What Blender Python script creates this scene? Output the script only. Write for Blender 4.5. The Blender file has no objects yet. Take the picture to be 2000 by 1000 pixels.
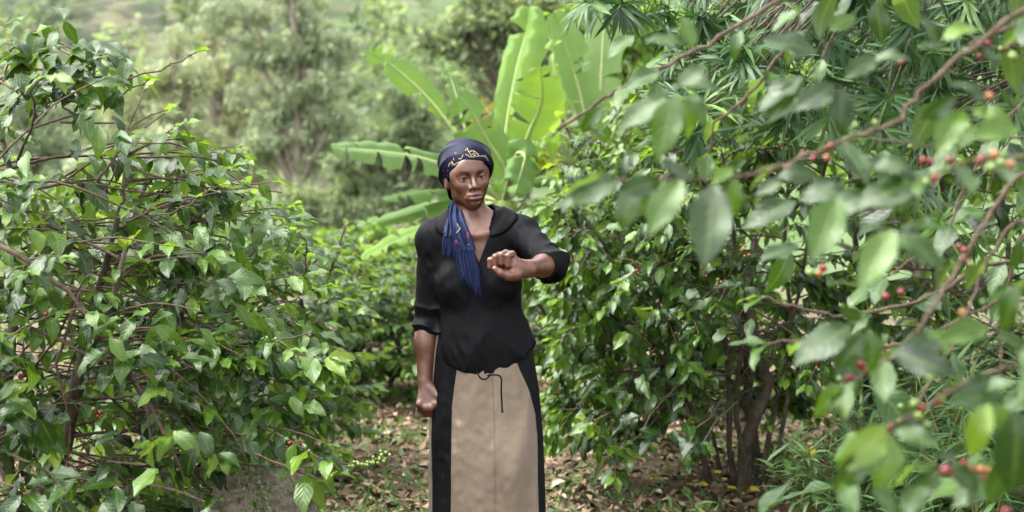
import bpy, math, random
import numpy as np
from mathutils import Matrix, Vector
from mathutils.bvhtree import BVHTree

R = math.radians
scene = bpy.context.scene
COL = scene.collection

# ------------------------------------------------------------------ camera
CAM_Z, PITCH, FPX = 1.5, R(2.66), 2000 * 50.0 / 36.0
cam_data = bpy.data.cameras.new("camera")
cam_data.lens, cam_data.sensor_width = 50.0, 36.0
cam_data.clip_start, cam_data.clip_end = 0.05, 3000.0
cam_data.dof.use_dof = True
cam_data.dof.focus_distance = 4.95
cam_data.dof.aperture_fstop = 2.6
cam_data.dof.aperture_blades = 9
cam = bpy.data.objects.new("camera", cam_data)
COL.objects.link(cam)
cam.location = (0, 0, CAM_Z)
cam.rotation_euler = (R(90) - PITCH, 0, 0)
scene.camera = cam

# ------------------------------------------------------------------ sky and sun
SUN_EL, SUN_AZ = R(62), R(-108)          # azimuth from +Y towards +X
world = bpy.data.worlds.new("World")
scene.world = world
world.use_nodes = True
wn = world.node_tree
for n in list(wn.nodes):
    wn.nodes.remove(n)
w_out = wn.nodes.new("ShaderNodeOutputWorld")
w_bg = wn.nodes.new("ShaderNodeBackground")
w_sky = wn.nodes.new("ShaderNodeTexSky")
w_hsv = wn.nodes.new("ShaderNodeHueSaturation")
w_sky.sky_type = 'NISHITA'
w_sky.sun_disc = False
w_sky.sun_elevation = SUN_EL
w_sky.sun_rotation = SUN_AZ
w_sky.air_density, w_sky.dust_density, w_sky.ozone_density = 1.0, 4.0, 1.0
w_hsv.inputs['Saturation'].default_value = 0.18
w_bg.inputs['Strength'].default_value = 0.15
wn.links.new(w_sky.outputs[0], w_hsv.inputs['Color'])
wn.links.new(w_hsv.outputs[0], w_bg.inputs['Color'])
wn.links.new(w_bg.outputs[0], w_out.inputs['Surface'])

sun_data = bpy.data.lights.new("sun", 'SUN')
sun_data.energy = 1.15
sun_data.angle = R(75)
sun_data.color = (1.0, 0.97, 0.93)
sun = bpy.data.objects.new("sun", sun_data)
COL.objects.link(sun)
_sd = Vector((math.sin(SUN_AZ) * math.cos(SUN_EL), math.cos(SUN_AZ) * math.cos(SUN_EL), math.sin(SUN_EL)))
sun.rotation_euler = _sd.to_track_quat('Z', 'Y').to_euler()
sun.location = (0, 0, 30)

vs = scene.view_settings
vs.view_transform = 'Standard'
vs.look = 'None'
vs.exposure = 2.55
vs.gamma = 1.0
vs.use_curve_mapping = False
cy = scene.cycles
cy.max_bounces = 9
cy.diffuse_bounces = 5
cy.glossy_bounces = 3
cy.transmission_bounces = 6
cy.volume_bounces = 1
cy.sample_clamp_indirect = 4.0
cy.use_denoising = True

# ------------------------------------------------------------------ helpers
def at(px, py, d):
    """Point that stands d metres ahead of the camera, seen at photo pixel px, py (2000 x 1000)."""
    a = math.atan((500 - py) / FPX) - PITCH
    fwd = math.cos(math.atan((500 - py) / FPX))
    return Vector(((px - 1000) / FPX * d * fwd / math.cos(a), d, CAM_Z + d * math.tan(a)))

def project(P):
    P = np.asarray(P, float).reshape(-1, 3)
    y, z = P[:, 1], P[:, 2] - CAM_Z
    c, s = math.cos(PITCH), math.sin(PITCH)
    f = y * c - z * s
    u = y * s + z * c
    f = np.where(f < 0.05, 0.05, f)
    return 1000 + FPX * P[:, 0] / f, 500 - FPX * u / f, f

def unit(v):
    v = np.asarray(v, float)
    return v / np.maximum(np.linalg.norm(v, axis=-1, keepdims=True), 1e-9)

def tag(o, label=None, cat=None, group=None, kind=None):
    if label: o["label"] = label
    if cat: o["category"] = cat
    if group: o["group"] = group
    if kind: o["kind"] = kind
    return o

def empty(name, loc=(0, 0, 0)):
    o = bpy.data.objects.new(name, None)
    o.location = loc
    o.empty_display_size = 0.1
    COL.objects.link(o)
    return o

def mesh_data(name, V, F, mat=None, smooth=True, attrs=None, mats=None, mat_idx=None):
    """V (n,3) array; F (m,k) array of equal-size faces or a list of tuples."""
    me = bpy.data.meshes.new(name)
    V = np.asarray(V, np.float32).reshape(-1, 3)
    if isinstance(F, np.ndarray):
        m, k = F.shape
        me.vertices.add(len(V))
        me.vertices.foreach_set("co", V.ravel())
        me.loops.add(m * k)
        me.loops.foreach_set("vertex_index", F.astype(np.int32).ravel())
        me.polygons.add(m)
        me.polygons.foreach_set("loop_start", np.arange(0, m * k, k, dtype=np.int32))
        me.polygons.foreach_set("loop_total", np.full(m, k, np.int32))
        me.update(calc_edges=True)
    else:
        me.from_pydata(V.tolist(), [], [tuple(f) for f in F])
    if smooth:
        me.polygons.foreach_set("use_smooth", np.ones(len(me.polygons), bool))
    for key, arr in (attrs or {}).items():
        arr = np.asarray(arr, np.float32)
        if arr.ndim == 1:
            a = me.attributes.new(key, 'FLOAT', 'POINT')
            a.data.foreach_set("value", arr)
        else:
            a = me.attributes.new(key, 'FLOAT_VECTOR', 'POINT')
            a.data.foreach_set("vector", arr.ravel())
    if mats:
        for mm in mats: me.materials.append(mm)
        if mat_idx is not None:
            me.polygons.foreach_set("material_index", np.asarray(mat_idx, np.int32))
    elif mat:
        me.materials.append(mat)
    me.update()
    return me

def link(name, me, parent=None, matrix=None):
    o = bpy.data.objects.new(name, me)
    COL.objects.link(o)
    if parent is not None: o.parent = parent
    if matrix is not None: o.matrix_basis = matrix
    return o

def obj(name, V, F, mat, parent=None, **kw):
    return link(name, mesh_data(name, V, F, mat, **kw), parent)

def tube(pts, radii, sides=6, cap=True):
    """Swept tube: returns V, F(list of quads as array) with closed ends."""
    P = np.asarray(pts, float)
    n = len(P)
    r = np.broadcast_to(np.asarray(radii, float), (n,))
    T = unit(np.gradient(P, axis=0))
    up = np.array([0.0, 0.0, 1.0]) if abs(T[0, 2]) < 0.9 else np.array([1.0, 0, 0])
    A = np.zeros((n, 3)); B = np.zeros((n, 3))
    a = unit(np.cross(T[0], up))
    for i in range(n):
        a = unit(a - T[i] * np.dot(a, T[i]))
        A[i] = a; B[i] = np.cross(T[i], a)
    th = np.linspace(0, 2 * np.pi, sides, endpoint=False)
    V = P[:, None, :] + r[:, None, None] * (np.cos(th)[None, :, None] * A[:, None, :] + np.sin(th)[None, :, None] * B[:, None, :])
    V = V.reshape(-1, 3)
    i = np.arange(n - 1)[:, None] * sides; j = np.arange(sides)[None, :]; j2 = (j + 1) % sides
    F = np.stack([i + j, i + j2, i + sides + j2, i + sides + j], -1).reshape(-1, 4)
    if cap:
        V = np.vstack([V, P[0] - T[0] * r[0] * .3, P[-1] + T[-1] * r[-1] * .6])
        k = n * sides
        c0 = np.stack([np.full(sides, k), j2[0], j[0], j[0]], -1)
        c1 = np.stack([np.full(sides, k + 1), (n - 1) * sides + j[0], (n - 1) * sides + j2[0], (n - 1) * sides + j2[0]], -1)
        return V, F, np.vstack([c0, c1])[:, :3]
    return V, F, np.zeros((0, 3), int)

class MB:
    """Collects quads and triangles into one mesh."""
    def __init__(s): s.V = []; s.Q = []; s.T = []; s.n = 0; s.A = []
    def add(s, V, Q=None, T=None, a=0.0):
        V = np.asarray(V, float).reshape(-1, 3)
        s.V.append(V)
        s.A.append(np.broadcast_to(np.asarray(a, float), (len(V),)))
        if Q is not None and len(Q): s.Q.append(np.asarray(Q) + s.n)
        if T is not None and len(T): s.T.append(np.asarray(T) + s.n)
        s.n += len(V)
        return s
    def tube(s, pts, radii, sides=6, a=0.0):
        V, Q, T = tube(pts, radii, sides)
        return s.add(V, Q, T, a)
    def data(s, name, mat, smooth=True, off=(0, 0, 0), mats=None, mat_idx=None):
        V = np.vstack(s.V) - np.asarray(off)
        Q = np.vstack(s.Q) if s.Q else np.zeros((0, 4), int)
        T = np.vstack(s.T) if s.T else np.zeros((0, 3), int)
        me = bpy.data.meshes.new(name)
        me.vertices.add(len(V)); me.vertices.foreach_set("co", V.astype(np.float32).ravel())
        nl = len(Q) * 4 + len(T) * 3
        me.loops.add(nl)
        me.loops.foreach_set("vertex_index", np.concatenate([Q.ravel(), T.ravel()]).astype(np.int32))
        me.polygons.add(len(Q) + len(T))
        tot = np.concatenate([np.full(len(Q), 4), np.full(len(T), 3)]).astype(np.int32)
        me.polygons.foreach_set("loop_start", (np.cumsum(tot) - tot).astype(np.int32))
        me.polygons.foreach_set("loop_total", tot)
        me.update(calc_edges=True)
        if smooth: me.polygons.foreach_set("use_smooth", np.ones(len(me.polygons), bool))
        a = me.attributes.new("tint", 'FLOAT', 'POINT')
        a.data.foreach_set("value", np.concatenate(s.A).astype(np.float32))
        me.materials.append(mat)
        me.update()
        return me
    def build(s, name, mat, parent=None, **kw):
        return link(name, s.data(name, mat, **kw), parent)

def vnoise(P, seed=0):
    """Smooth value noise in 3D, -1..1, vectorised."""
    P = np.asarray(P, np.float64)
    i = np.floor(P).astype(np.int64); f = P - i
    f = f * f * (3 - 2 * f)
    def h(x, y, z):
        n = (x * 374761393 + y * 668265263 + z * 2147483647 + seed * 1274126177) & 0xFFFFFFFF
        n = ((n ^ (n >> 13)) * 1274126177) & 0xFFFFFFFF
        return ((n ^ (n >> 16)) & 0xFFFF) / 32767.5 - 1.0
    x, y, z = i[..., 0], i[..., 1], i[..., 2]
    fx, fy, fz = f[..., 0], f[..., 1], f[..., 2]
    L = lambda a, b, t: a + (b - a) * t
    return L(L(L(h(x, y, z), h(x+1, y, z), fx), L(h(x, y+1, z), h(x+1, y+1, z), fx), fy),
             L(L(h(x, y, z+1), h(x+1, y, z+1), fx), L(h(x, y+1, z+1), h(x+1, y+1, z+1), fx), fy), fz)

def fbm(P, oct=4, seed=0):
    P = np.asarray(P, float); s = 0; a = 1.0; tot = 0
    for k in range(oct):
        s = s + a * vnoise(P * 2 ** k + 17.3 * k, seed + k); tot += a; a *= .5
    return s / tot

# ------------------------------------------------------------------ materials
class NT:
    def __init__(s, name):
        s.m = bpy.data.materials.new(name); s.m.use_nodes = True
        s.t = s.m.node_tree
        for n in list(s.t.nodes): s.t.nodes.remove(n)
        s.out = s.t.nodes.new("ShaderNodeOutputMaterial")
    def n(s, typ, **kw):
        nd = s.t.nodes.new(typ)
        for k, v in kw.items(): setattr(nd, k, v)
        return nd
    def l(s, a, b): s.t.links.new(a, b)
    def math(s, op, a, b=None, c=None, clamp=False):
        nd = s.n("ShaderNodeMath", operation=op, use_clamp=clamp)
        for i, v in enumerate((a, b, c)):
            if v is None: continue
            if isinstance(v, (int, float)): nd.inputs[i].default_value = v
            else: s.l(v, nd.inputs[i])
        return nd.outputs[0]
    def attr(s, name): return s.n("ShaderNodeAttribute", attribute_name=name)
    def noise(s, scale, detail=4, rough=.55, vec=None, dist=0.0):
        nd = s.n("ShaderNodeTexNoise")
        nd.inputs['Scale'].default_value = scale; nd.inputs['Detail'].default_value = detail
        nd.inputs['Roughness'].default_value = rough; nd.inputs['Distortion'].default_value = dist
        if vec is not None: s.l(vec, nd.inputs['Vector'])
        return nd.outputs['Fac']
    def ramp(s, fac, stops, interp='LINEAR'):
        nd = s.n("ShaderNodeValToRGB")
        cr = nd.color_ramp; cr.interpolation = interp
        while len(cr.elements) < len(stops): cr.elements.new(0.5)
        for e, (p, c) in zip(cr.elements, stops):
            e.position = p; e.color = (*c, 1) if len(c) == 3 else c
        s.l(fac, nd.inputs['Fac'])
        return nd.outputs['Color']
    def mix(s, fac, a, b, blend='MIX'):
        nd = s.n("ShaderNodeMix", data_type='RGBA', blend_type=blend)
        for sock, v in ((nd.inputs[0], fac), (nd.inputs[6], a), (nd.inputs[7], b)):
            if isinstance(v, (int, float)): sock.default_value = v
            elif isinstance(v, (tuple, list)): sock.default_value = (*v, 1) if len(v) == 3 else v
            else: s.l(v, sock)
        return nd.outputs[2]
    def bump(s, h, strength=.3, dist=.01, normal=None):
        nd = s.n("ShaderNodeBump")
        nd.inputs['Strength'].default_value = strength; nd.inputs['Distance'].default_value = dist
        s.l(h, nd.inputs['Height'])
        if normal is not None: s.l(normal, nd.inputs['Normal'])
        return nd.outputs[0]
    def bsdf(s, color, rough=.6, normal=None, spec=.5, **kw):
        b = s.n("ShaderNodeBsdfPrincipled")
        if isinstance(color, (tuple, list)): b.inputs['Base Color'].default_value = (*color[:3], 1)
        else: s.l(color, b.inputs['Base Color'])
        if isinstance(rough, (int, float)): b.inputs['Roughness'].default_value = rough
        else: s.l(rough, b.inputs['Roughness'])
        b.inputs['Specular IOR Level'].default_value = spec
        if normal is not None: s.l(normal, b.inputs['Normal'])
        for k, v in kw.items(): b.inputs[k].default_value = v
        return b
    def done(s, sh):
        s.l(sh.outputs[0] if hasattr(sh, "outputs") else sh, s.out.inputs['Surface'])
        return s.m

def leaf_material(name, stops, rough=.34, transl=.35, veins=8.0, under=1.25, bump=.35, spec=.5, gloss_noise=True, tcol=(2.5, 2.3, 1.1)):
    """stops: colour ramp over the 'tint' attribute (0 old and dark ... 1 young). luv = (across -1..1, along 0..1, 0)."""
    t = NT(name)
    tint = t.attr("tint").outputs['Fac']
    rnd = t.n("ShaderNodeObjectInfo").outputs['Random']
    tc = t.n("ShaderNodeTexCoord").outputs['Object']
    jit = t.math('MULTIPLY_ADD', rnd, .10, -.05)
    fac = t.math('ADD', tint, jit, clamp=True)
    col = t.ramp(fac, stops)
    n1 = t.noise(30.0, 3, .6, tc)
    col = t.mix(t.math('MULTIPLY', n1, .35), col, t.mix(1.0, col, (.55, .62, .45), 'MULTIPLY'))
    geo = t.n("ShaderNodeNewGeometry")
    normal = None
    if veins:
        sep = t.n("ShaderNodeSeparateXYZ"); t.l(t.attr("luv").outputs['Vector'], sep.inputs[0])
        au = t.math('ABSOLUTE', sep.outputs[0]); v = sep.outputs[1]
        ph = t.math('SUBTRACT', t.math('MULTIPLY', v, veins), t.math('MULTIPLY', au, 2.0))
        w = t.math('ABSOLUTE', t.math('SINE', t.math('MULTIPLY', ph, math.pi)))
        vein = t.math('SUBTRACT', 1.0, t.math('MULTIPLY', w, 5.0), clamp=True)
        mid = t.math('SUBTRACT', 1.0, t.math('MULTIPLY', au, 13.0), clamp=True)
        vm = t.math('MAXIMUM', t.math('MULTIPLY', vein, .30), t.math('MULTIPLY', mid, .75))
        col = t.mix(vm, col, t.mix(.5, col, (.34, .46, .14)))
        h = t.math('SUBTRACT', t.math('POWER', w, .6), t.math('MULTIPLY', mid, .8))
        normal = t.bump(h, bump, .004)
    back = geo.outputs['Backfacing']
    col = t.mix(t.math('MULTIPLY', back, .45), col, t.mix(1.0, t.mix(.35, col, (.20, .28, .13)), (under, under, under), 'MULTIPLY'))
    rg = t.math('ADD', t.math('MULTIPLY', back, .25), rough)
    if gloss_noise:
        rg = t.math('ADD', rg, t.math('MULTIPLY', t.math('SUBTRACT', n1, .5), .25), clamp=True)
    b = t.bsdf(col, rg, normal, spec)
    tr = t.n("ShaderNodeBsdfTranslucent")
    t.l(t.mix(1.0, col, tcol, 'MULTIPLY'), tr.inputs['Color'])
    mx = t.n("ShaderNodeMixShader"); mx.inputs[0].default_value = transl
    t.l(b.outputs[0], mx.inputs[1]); t.l(tr.outputs[0], mx.inputs[2])
    return t.done(mx)

def bark_material(name, c1, c2, scale=25.0, lichen=None):
    t = NT(name)
    tc = t.n("ShaderNodeTexCoord").outputs['Object']
    n1 = t.noise(scale, 5, .65, tc); n2 = t.noise(scale * 3.2, 3, .6, tc)
    col = t.ramp(n1, [(.3, c1), (.7, c2)])
    if lichen: col = t.mix(t.ramp(t.noise(scale * .35, 4, .6, tc), [(.55, (0, 0, 0)), (.68, (1, 1, 1))]), col, lichen)
    return t.done(t.bsdf(col, .85, t.bump(n2, .6, .006), .25))

M = {}
M['coffee'] = leaf_material("coffee_leaf", [(0, (.016, .044, .013)), (.45, (.055, .132, .015)), (.75, (.120, .235, .017)), (1, (.25, .35, .030))], rough=.25, transl=.36, veins=7, spec=.5, bump=.20)
M['coffee_far'] = leaf_material("coffee_leaf_plain", [(0, (.022, .054, .014)), (.45, (.061, .142, .017)), (.75, (.122, .23, .020)), (1, (.25, .34, .032))], rough=.30, transl=.40, veins=0)
M['banana'] = leaf_material("banana_leaf", [(0, (.24, .38, .17)), (.3, (.15, .265, .085)), (.5, (.135, .265, .055)), (.8, (.22, .38, .035)), (.93, (.48, .52, .03)), (1, (.36, .22, .08))], rough=.36, transl=.46, veins=26, bump=.22, under=1.15, spec=.4, tcol=(1.9, 1.8, 1.2))
M['narrow'] = leaf_material("narrow_leaf", [(0, (.030, .080, .030)), (.5, (.062, .145, .045)), (1, (.17, .30, .05))], rough=.40, transl=.3, veins=0, under=1.3)
M['weed'] = leaf_material("weed_leaf", [(0, (.06, .13, .05)), (.5, (.12, .22, .08)), (1, (.24, .34, .09))], rough=.5, transl=.3, veins=0, under=1.2)
M['eucalypt'] = leaf_material("eucalypt_leaf", [(0, (.31, .375, .27)), (.5, (.44, .49, .345)), (1, (.63, .60, .36))], rough=.6, transl=.58, veins=0, under=1.1, spec=.35, tcol=(1.45, 1.45, 1.2))  # paler than natural leaves: part of the distance haze is put into the colour
M['dark_tree'] = leaf_material("dark_tree_leaf", tcol=(1.7, 1.7, 1.2), stops= [(0, (.14, .185, .115)), (.5, (.22, .27, .15)), (1, (.32, .37, .19))], rough=.55, transl=.5, veins=0, spec=.35)
M['light_tree'] = leaf_material("light_tree_leaf", [(0, (.08, .16, .04)), (.5, (.14, .26, .05)), (1, (.27, .40, .06))], rough=.45, transl=.45, veins=0)
M['twig'] = bark_material("coffee_twig_bark", (.048, .033, .024), (.175, .122, .088), 60)
M['twig_green'] = bark_material("green_twig_bark", (.11, .11, .03), (.20, .18, .06), 60)
M['bark'] = bark_material("mossy_bark", (.045, .034, .025), (.16, .125, .092), 22, (.10, .12, .055))
M['bark_pale'] = bark_material("eucalypt_bark", (.16, .13, .10), (.32, .27, .21), 6)
M['midrib'] = bark_material("banana_midrib", (.30, .38, .13), (.42, .48, .20), 9)
M['stem'] = bark_material("banana_stem", (.13, .20, .05), (.28, .32, .10), 9)

def berry_material(name, c1, c2):
    t = NT(name)
    rnd = t.n("ShaderNodeObjectInfo").outputs['Random']
    return t.done(t.bsdf(t.ramp(rnd, [(0, c1), (1, c2)]), .25, None, .5))
M['berry_green'] = berry_material("green_coffee_cherry", (.10, .20, .035), (.20, .28, .05))
M['berry_red'] = berry_material("ripe_coffee_cherry", (.15, .010, .014), (.27, .022, .020))
M['berry_orange'] = berry_material("turning_coffee_cherry", (.36, .16, .035), (.30, .075, .030))
# ================================================================== the setting
def ground_height(x, y):
    x = np.asarray(x, float); y = np.asarray(y, float)
    P = np.stack([x, y, np.zeros_like(x)], -1)
    near = .05 * fbm(P * .55, 3, 5) + .018 * fbm(P * 3.1, 2, 9)
    dip = -3.5 * np.clip((y - 16) / 40, 0, 1) ** 2 * np.clip((150 - y) / 50, 0, 1)
    t = np.clip((y - 112) / 230, 0, 1)
    t2 = np.clip((y - 130 + .35 * x) / 230, 0, 1)
    rise = 57 * (t * t * (3 - 2 * t)) ** .9 + 7 * np.clip((-x - 12) / 60, 0, 1) * t2
    fade = np.clip((y - 90) / 70, 0, 1)
    far = fade * (4.5 * fbm(P * .014, 4, 21) + 1.5 * fbm(P * .06, 3, 33))
    side = 1.2 * np.clip((np.abs(x) - 8) / 40, 0, 1) ** 1.5 * (1 - np.clip((y - 80) / 60, 0, 1))
    return near * (1 - fade) + dip + rise + far + side

def gz(x, y): return float(ground_height(np.array([x]), np.array([y]))[0])

def build_ground():
    n = 190
    s = np.linspace(-1, 1, n)
    xs = 260 * np.sinh(5.2 * s) / math.sinh(5.2)
    v = np.linspace(0, 1, 230)
    ys = -12 + 392 * (np.exp(4.2 * v) - 1) / (math.exp(4.2) - 1)
    X, Y = np.meshgrid(xs, ys)
    Z = ground_height(X, Y)
    global GROUND_TOP
    GROUND_TOP = float(Z.max())
    print('ground z', Z.min(), Z.max())
    V = np.stack([X, Y, Z], -1).reshape(-1, 3)
    i = (np.arange(len(ys) - 1)[:, None] * n + np.arange(n - 1)[None, :])
    F = np.stack([i, i + 1, i + n + 1, i + n], -1).reshape(-1, 4)
    t = NT("ground_soil_and_hillside")
    geo = t.n("ShaderNodeNewGeometry"); pos = geo.outputs['Position']
    sep = t.n("ShaderNodeSeparateXYZ"); t.l(pos, sep.inputs[0])
    n1 = t.noise(1.1, 6, .65, pos); n2 = t.noise(14, 5, .7, pos); n3 = t.noise(70, 3, .7, pos)
    soil = t.ramp(n2, [(.3, (.08, .05, .037)), (.5, (.19, .125, .092)), (.72, (.33, .24, .185))])
    soil = t.mix(t.ramp(n1, [(.48, (0, 0, 0)), (.62, (1, 1, 1))]), soil, t.ramp(n3, [(.35, (.07, .10, .03)), (.7, (.17, .21, .075))]))
    h1 = t.noise(.030, 5, .6, pos, .4); h2 = t.noise(.16, 6, .7, pos); h3 = t.noise(.9, 4, .7, pos)
    hill = t.ramp(h1, [(.32, (.035, .055, .030)), (.46, (.085, .115, .052)), (.55, (.15, .125, .088)), (.66, (.12, .16, .065))])
    hill = t.mix(t.ramp(h2, [(.44, (0, 0, 0)), (.54, (.85, .85, .85))]), hill, (.028, .045, .026))
    hill = t.mix(t.math('MULTIPLY', h3, .5), hill, t.mix(1.0, hill, (.55, .6, .5), 'MULTIPLY'))
    rightside = t.math('MULTIPLY', t.math('ADD', sep.outputs[0], 40.0), .02, clamp=True)
    hill = t.mix(t.math('MULTIPLY', rightside, .5), hill, t.ramp(h2, [(.35, (.085, .15, .055)), (.6, (.16, .25, .085))]))
    far = t.math('MULTIPLY', t.math('SUBTRACT', sep.outputs[1], 14.0), .05, clamp=True)
    col = t.mix(far, soil, hill)
    nrm = t.bump(t.math('ADD', n2, t.math('MULTIPLY', n3, .6)), .7, .03)
    o = obj("ground", V, F, t.done(t.bsdf(col, .95, nrm, .15)))
    tag(o, "brown leaf littered earth rising to green hills behind", kind="structure")
    return o
build_ground()

def build_haze(top):
    V = [(x, y, z) for z in (-10, top) for y in (-15, 392) for x in (-268, 268)]
    F = [(0, 1, 3, 2), (4, 6, 7, 5), (0, 4, 5, 1), (2, 3, 7, 6), (0, 2, 6, 4), (1, 5, 7, 3)]
    t = NT("haze_air")
    pv = t.n("ShaderNodeVolumePrincipled")
    pv.inputs['Color'].default_value = (.90, .95, 1.0, 1)
    pv.inputs['Density'].default_value = HAZE
    pv.inputs['Anisotropy'].default_value = .3
    t.l(pv.outputs[0], t.out.inputs['Volume'])
    o = obj("haze", V, F, t.m, smooth=False)
    tag(o, "thin pale mist over the valley", kind="stuff")
HAZE = 0.0092
build_haze(GROUND_TOP + 9.5)
# ================================================================== leaves
def smooth_line(pts, n):
    Q = np.array(pts, float); t = np.linspace(0, len(Q) - 1, n)
    k = np.clip(t.astype(int), 0, len(Q) - 2); f = (t - k)[:, None]
    P0 = Q[np.maximum(k - 1, 0)]; P1 = Q[k]; P2 = Q[k + 1]; P3 = Q[np.minimum(k + 2, len(Q) - 1)]
    return .5 * ((2 * P1) + (-P0 + P2) * f + (2 * P0 - 5 * P1 + 4 * P2 - P3) * f ** 2 + (-P0 + 3 * P1 - 3 * P2 + P3) * f ** 3)

def leaf_template(nl=6, nw=2, width=.40, bend=.6, fold=.22, wave=.05, seed=0, tipw=1.0, twist=0.0):
    """Leaf along +Y (length 1), face up +Z. nw = cells on each side of the midrib."""
    rng = np.random.default_rng(seed)
    v = np.linspace(0, 1, nl + 1)
    prof = np.sin(np.pi * np.clip(v, 0, 1) ** .85) ** .85
    prof = prof * (1 - .35 * tipw * np.clip((v - .72) / .28, 0, 1) ** 1.0)
    prof[0] = .04; prof[-1] = .015
    hw = width * .5 * prof
    u = np.linspace(-1, 1, 2 * nw + 1)
    ang = bend * (v ** 1.3)
    dv = 1.0 / nl
    yy = np.concatenate([[0], np.cumsum(np.cos(-ang[:-1]) * dv)])
    zz = np.concatenate([[0], np.cumsum(-np.sin(ang[:-1]) * dv)])
    ph = rng.uniform(0, 6.28)
    V = np.zeros((nl + 1, 2 * nw + 1, 3))
    for k, uu in enumerate(u):
        x = uu * hw
        tw = twist * v
        zf = np.abs(x) * math.tan(fold) + wave * .35 * abs(uu) ** 2 * np.sin(v * 13 + ph + (1.7 if uu > 0 else 0)) * prof
        V[:, k, 0] = x * np.cos(tw) + .02 * np.sin(v * 5 + ph)
        V[:, k, 1] = yy + np.sin(ang) * zf
        V[:, k, 2] = zz + np.cos(ang) * zf + x * np.sin(tw)
    m = 2 * nw + 1
    luv = np.stack([np.broadcast_to(u[None, :], (nl + 1, m)), np.broadcast_to(v[:, None], (nl + 1, m)), np.zeros((nl + 1, m))], -1)
    i = np.arange(nl)[:, None] * m + np.arange(m - 1)[None, :]
    F = np.stack([i, i + 1, i + m + 1, i + m], -1).reshape(-1, 4)
    return V.reshape(-1, 3), F, luv.reshape(-1, 3)

def frames(d, n):
    """Rotation matrices whose columns are side, along, face-up."""
    d = unit(d); s = unit(np.cross(d, n)); n2 = np.cross(s, d)
    return np.stack([s, d, n2], -1)

def joined_leaves(name, tmpl, pos, rot, size, tint, mat, parent=None, off=(0, 0, 0), kind="stuff", wscale=None):
    """One mesh holding many leaves: tmpl is a list of templates."""
    pos = np.asarray(pos, float); size = np.asarray(size, float); tint = np.asarray(tint, float)
    rng = np.random.default_rng(len(pos) + 3)
    pick = rng.integers(0, len(tmpl), len(pos))
    Vs, Fs, Ls, Ts = [], [], [], []; base = 0
    for k, (TV, TF, TL) in enumerate(tmpl):
        ix = np.nonzero(pick == k)[0]
        if not len(ix): continue
        tv = TV[None] * size[ix, None, None]
        if wscale is not None: tv = tv * np.array([wscale, 1, 1])
        V = np.einsum('nij,nvj->nvi', rot[ix], tv) + pos[ix, None, :] - np.asarray(off)
        nv = len(TV)
        Vs.append(V.reshape(-1, 3))
        Fs.append((TF[None] + (np.arange(len(ix)) * nv)[:, None, None] + base).reshape(-1, TF.shape[1]))
        Ls.append(np.tile(TL, (len(ix), 1)))
        Ts.append(np.repeat(tint[ix], nv))
        base += nv * len(ix)
    if not Vs: return None
    o = obj(name, np.vstack(Vs), np.vstack(Fs), mat, parent, attrs={"luv": np.vstack(Ls), "tint": np.concatenate(Ts)})
    if kind: o["kind"] = kind
    return o

COFFEE_T = [leaf_template(6, 2, w, b, f, .20, s, 1.0, tw) for s, (w, b, f, tw) in enumerate([(.46, .55, .20, .1), (.50, .85, .12, -.3), (.44, 1.15, .30, .4), (.48, .30, .26, -.2)])]
COFFEE_S = [leaf_template(4, 1, w, b, f, .08, s, 1.0) for s, (w, b, f) in enumerate([(.42, .6, .22), (.46, .95, .15), (.40, .35, .3)])]
DIAMOND = [(np.array([[0, 0, 0], [.22, .45, .03], [0, 1, -.12], [-.22, .45, .03]], float), np.array([[0, 1, 2, 3]]), np.array([[0, 0, 0], [1, .45, 0], [0, 1, 0], [-1, .45, 0]], float))]
LINEAR = [leaf_template(4, 1, .10, b, .2, 0, s, .3) for s, b in enumerate([.35, .7, 1.1])]
LANCE = [leaf_template(4, 1, .17, b, .2, .02, s, .5) for s, b in enumerate([.3, .6, .9])]

TINT_LV = [.05, .2, .35, .5, .65, .82, .97]
_leaf_meshes = {}
def leaf_mesh(shape, level, mat_key='coffee'):
    k = (shape, level, mat_key)
    if k not in _leaf_meshes:
        V, F, L = COFFEE_T[shape]
        _leaf_meshes[k] = mesh_data("coffee_leaf", V, F, M[mat_key], attrs={"luv": L, "tint": np.full(len(V), TINT_LV[level])})
    return _leaf_meshes[k]

def ico(sub=1):
    import bmesh
    bm = bmesh.new(); bmesh.ops.create_icosphere(bm, subdivisions=sub, radius=1.0)
    V = np.array([v.co[:] for v in bm.verts]); F = np.array([[v.index for v in f.verts] for f in bm.faces])
    bm.free(); return V, F
def berry_mesh(matk):
    V, F = ico(2)
    V = V * np.array([.92, .92, 1.08])
    V[:, 2] -= .10 * np.exp(-((V[:, 0] ** 2 + V[:, 1] ** 2) / .03)) * (V[:, 2] > 0)
    return mesh_data("coffee_cherry", V, F, M[matk])
BERRY = {k: berry_mesh('berry_' + k) for k in ('green', 'red', 'orange')}

def leaf_matrix(p, rot, s, off):
    m = Matrix(((rot[0, 0] * s, rot[0, 1] * s, rot[0, 2] * s, p[0] - off[0]),
                (rot[1, 0] * s, rot[1, 1] * s, rot[1, 2] * s, p[1] - off[1]),
                (rot[2, 0] * s, rot[2, 1] * s, rot[2, 2] * s, p[2] - off[2]), (0, 0, 0, 1)))
    return m

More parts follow.
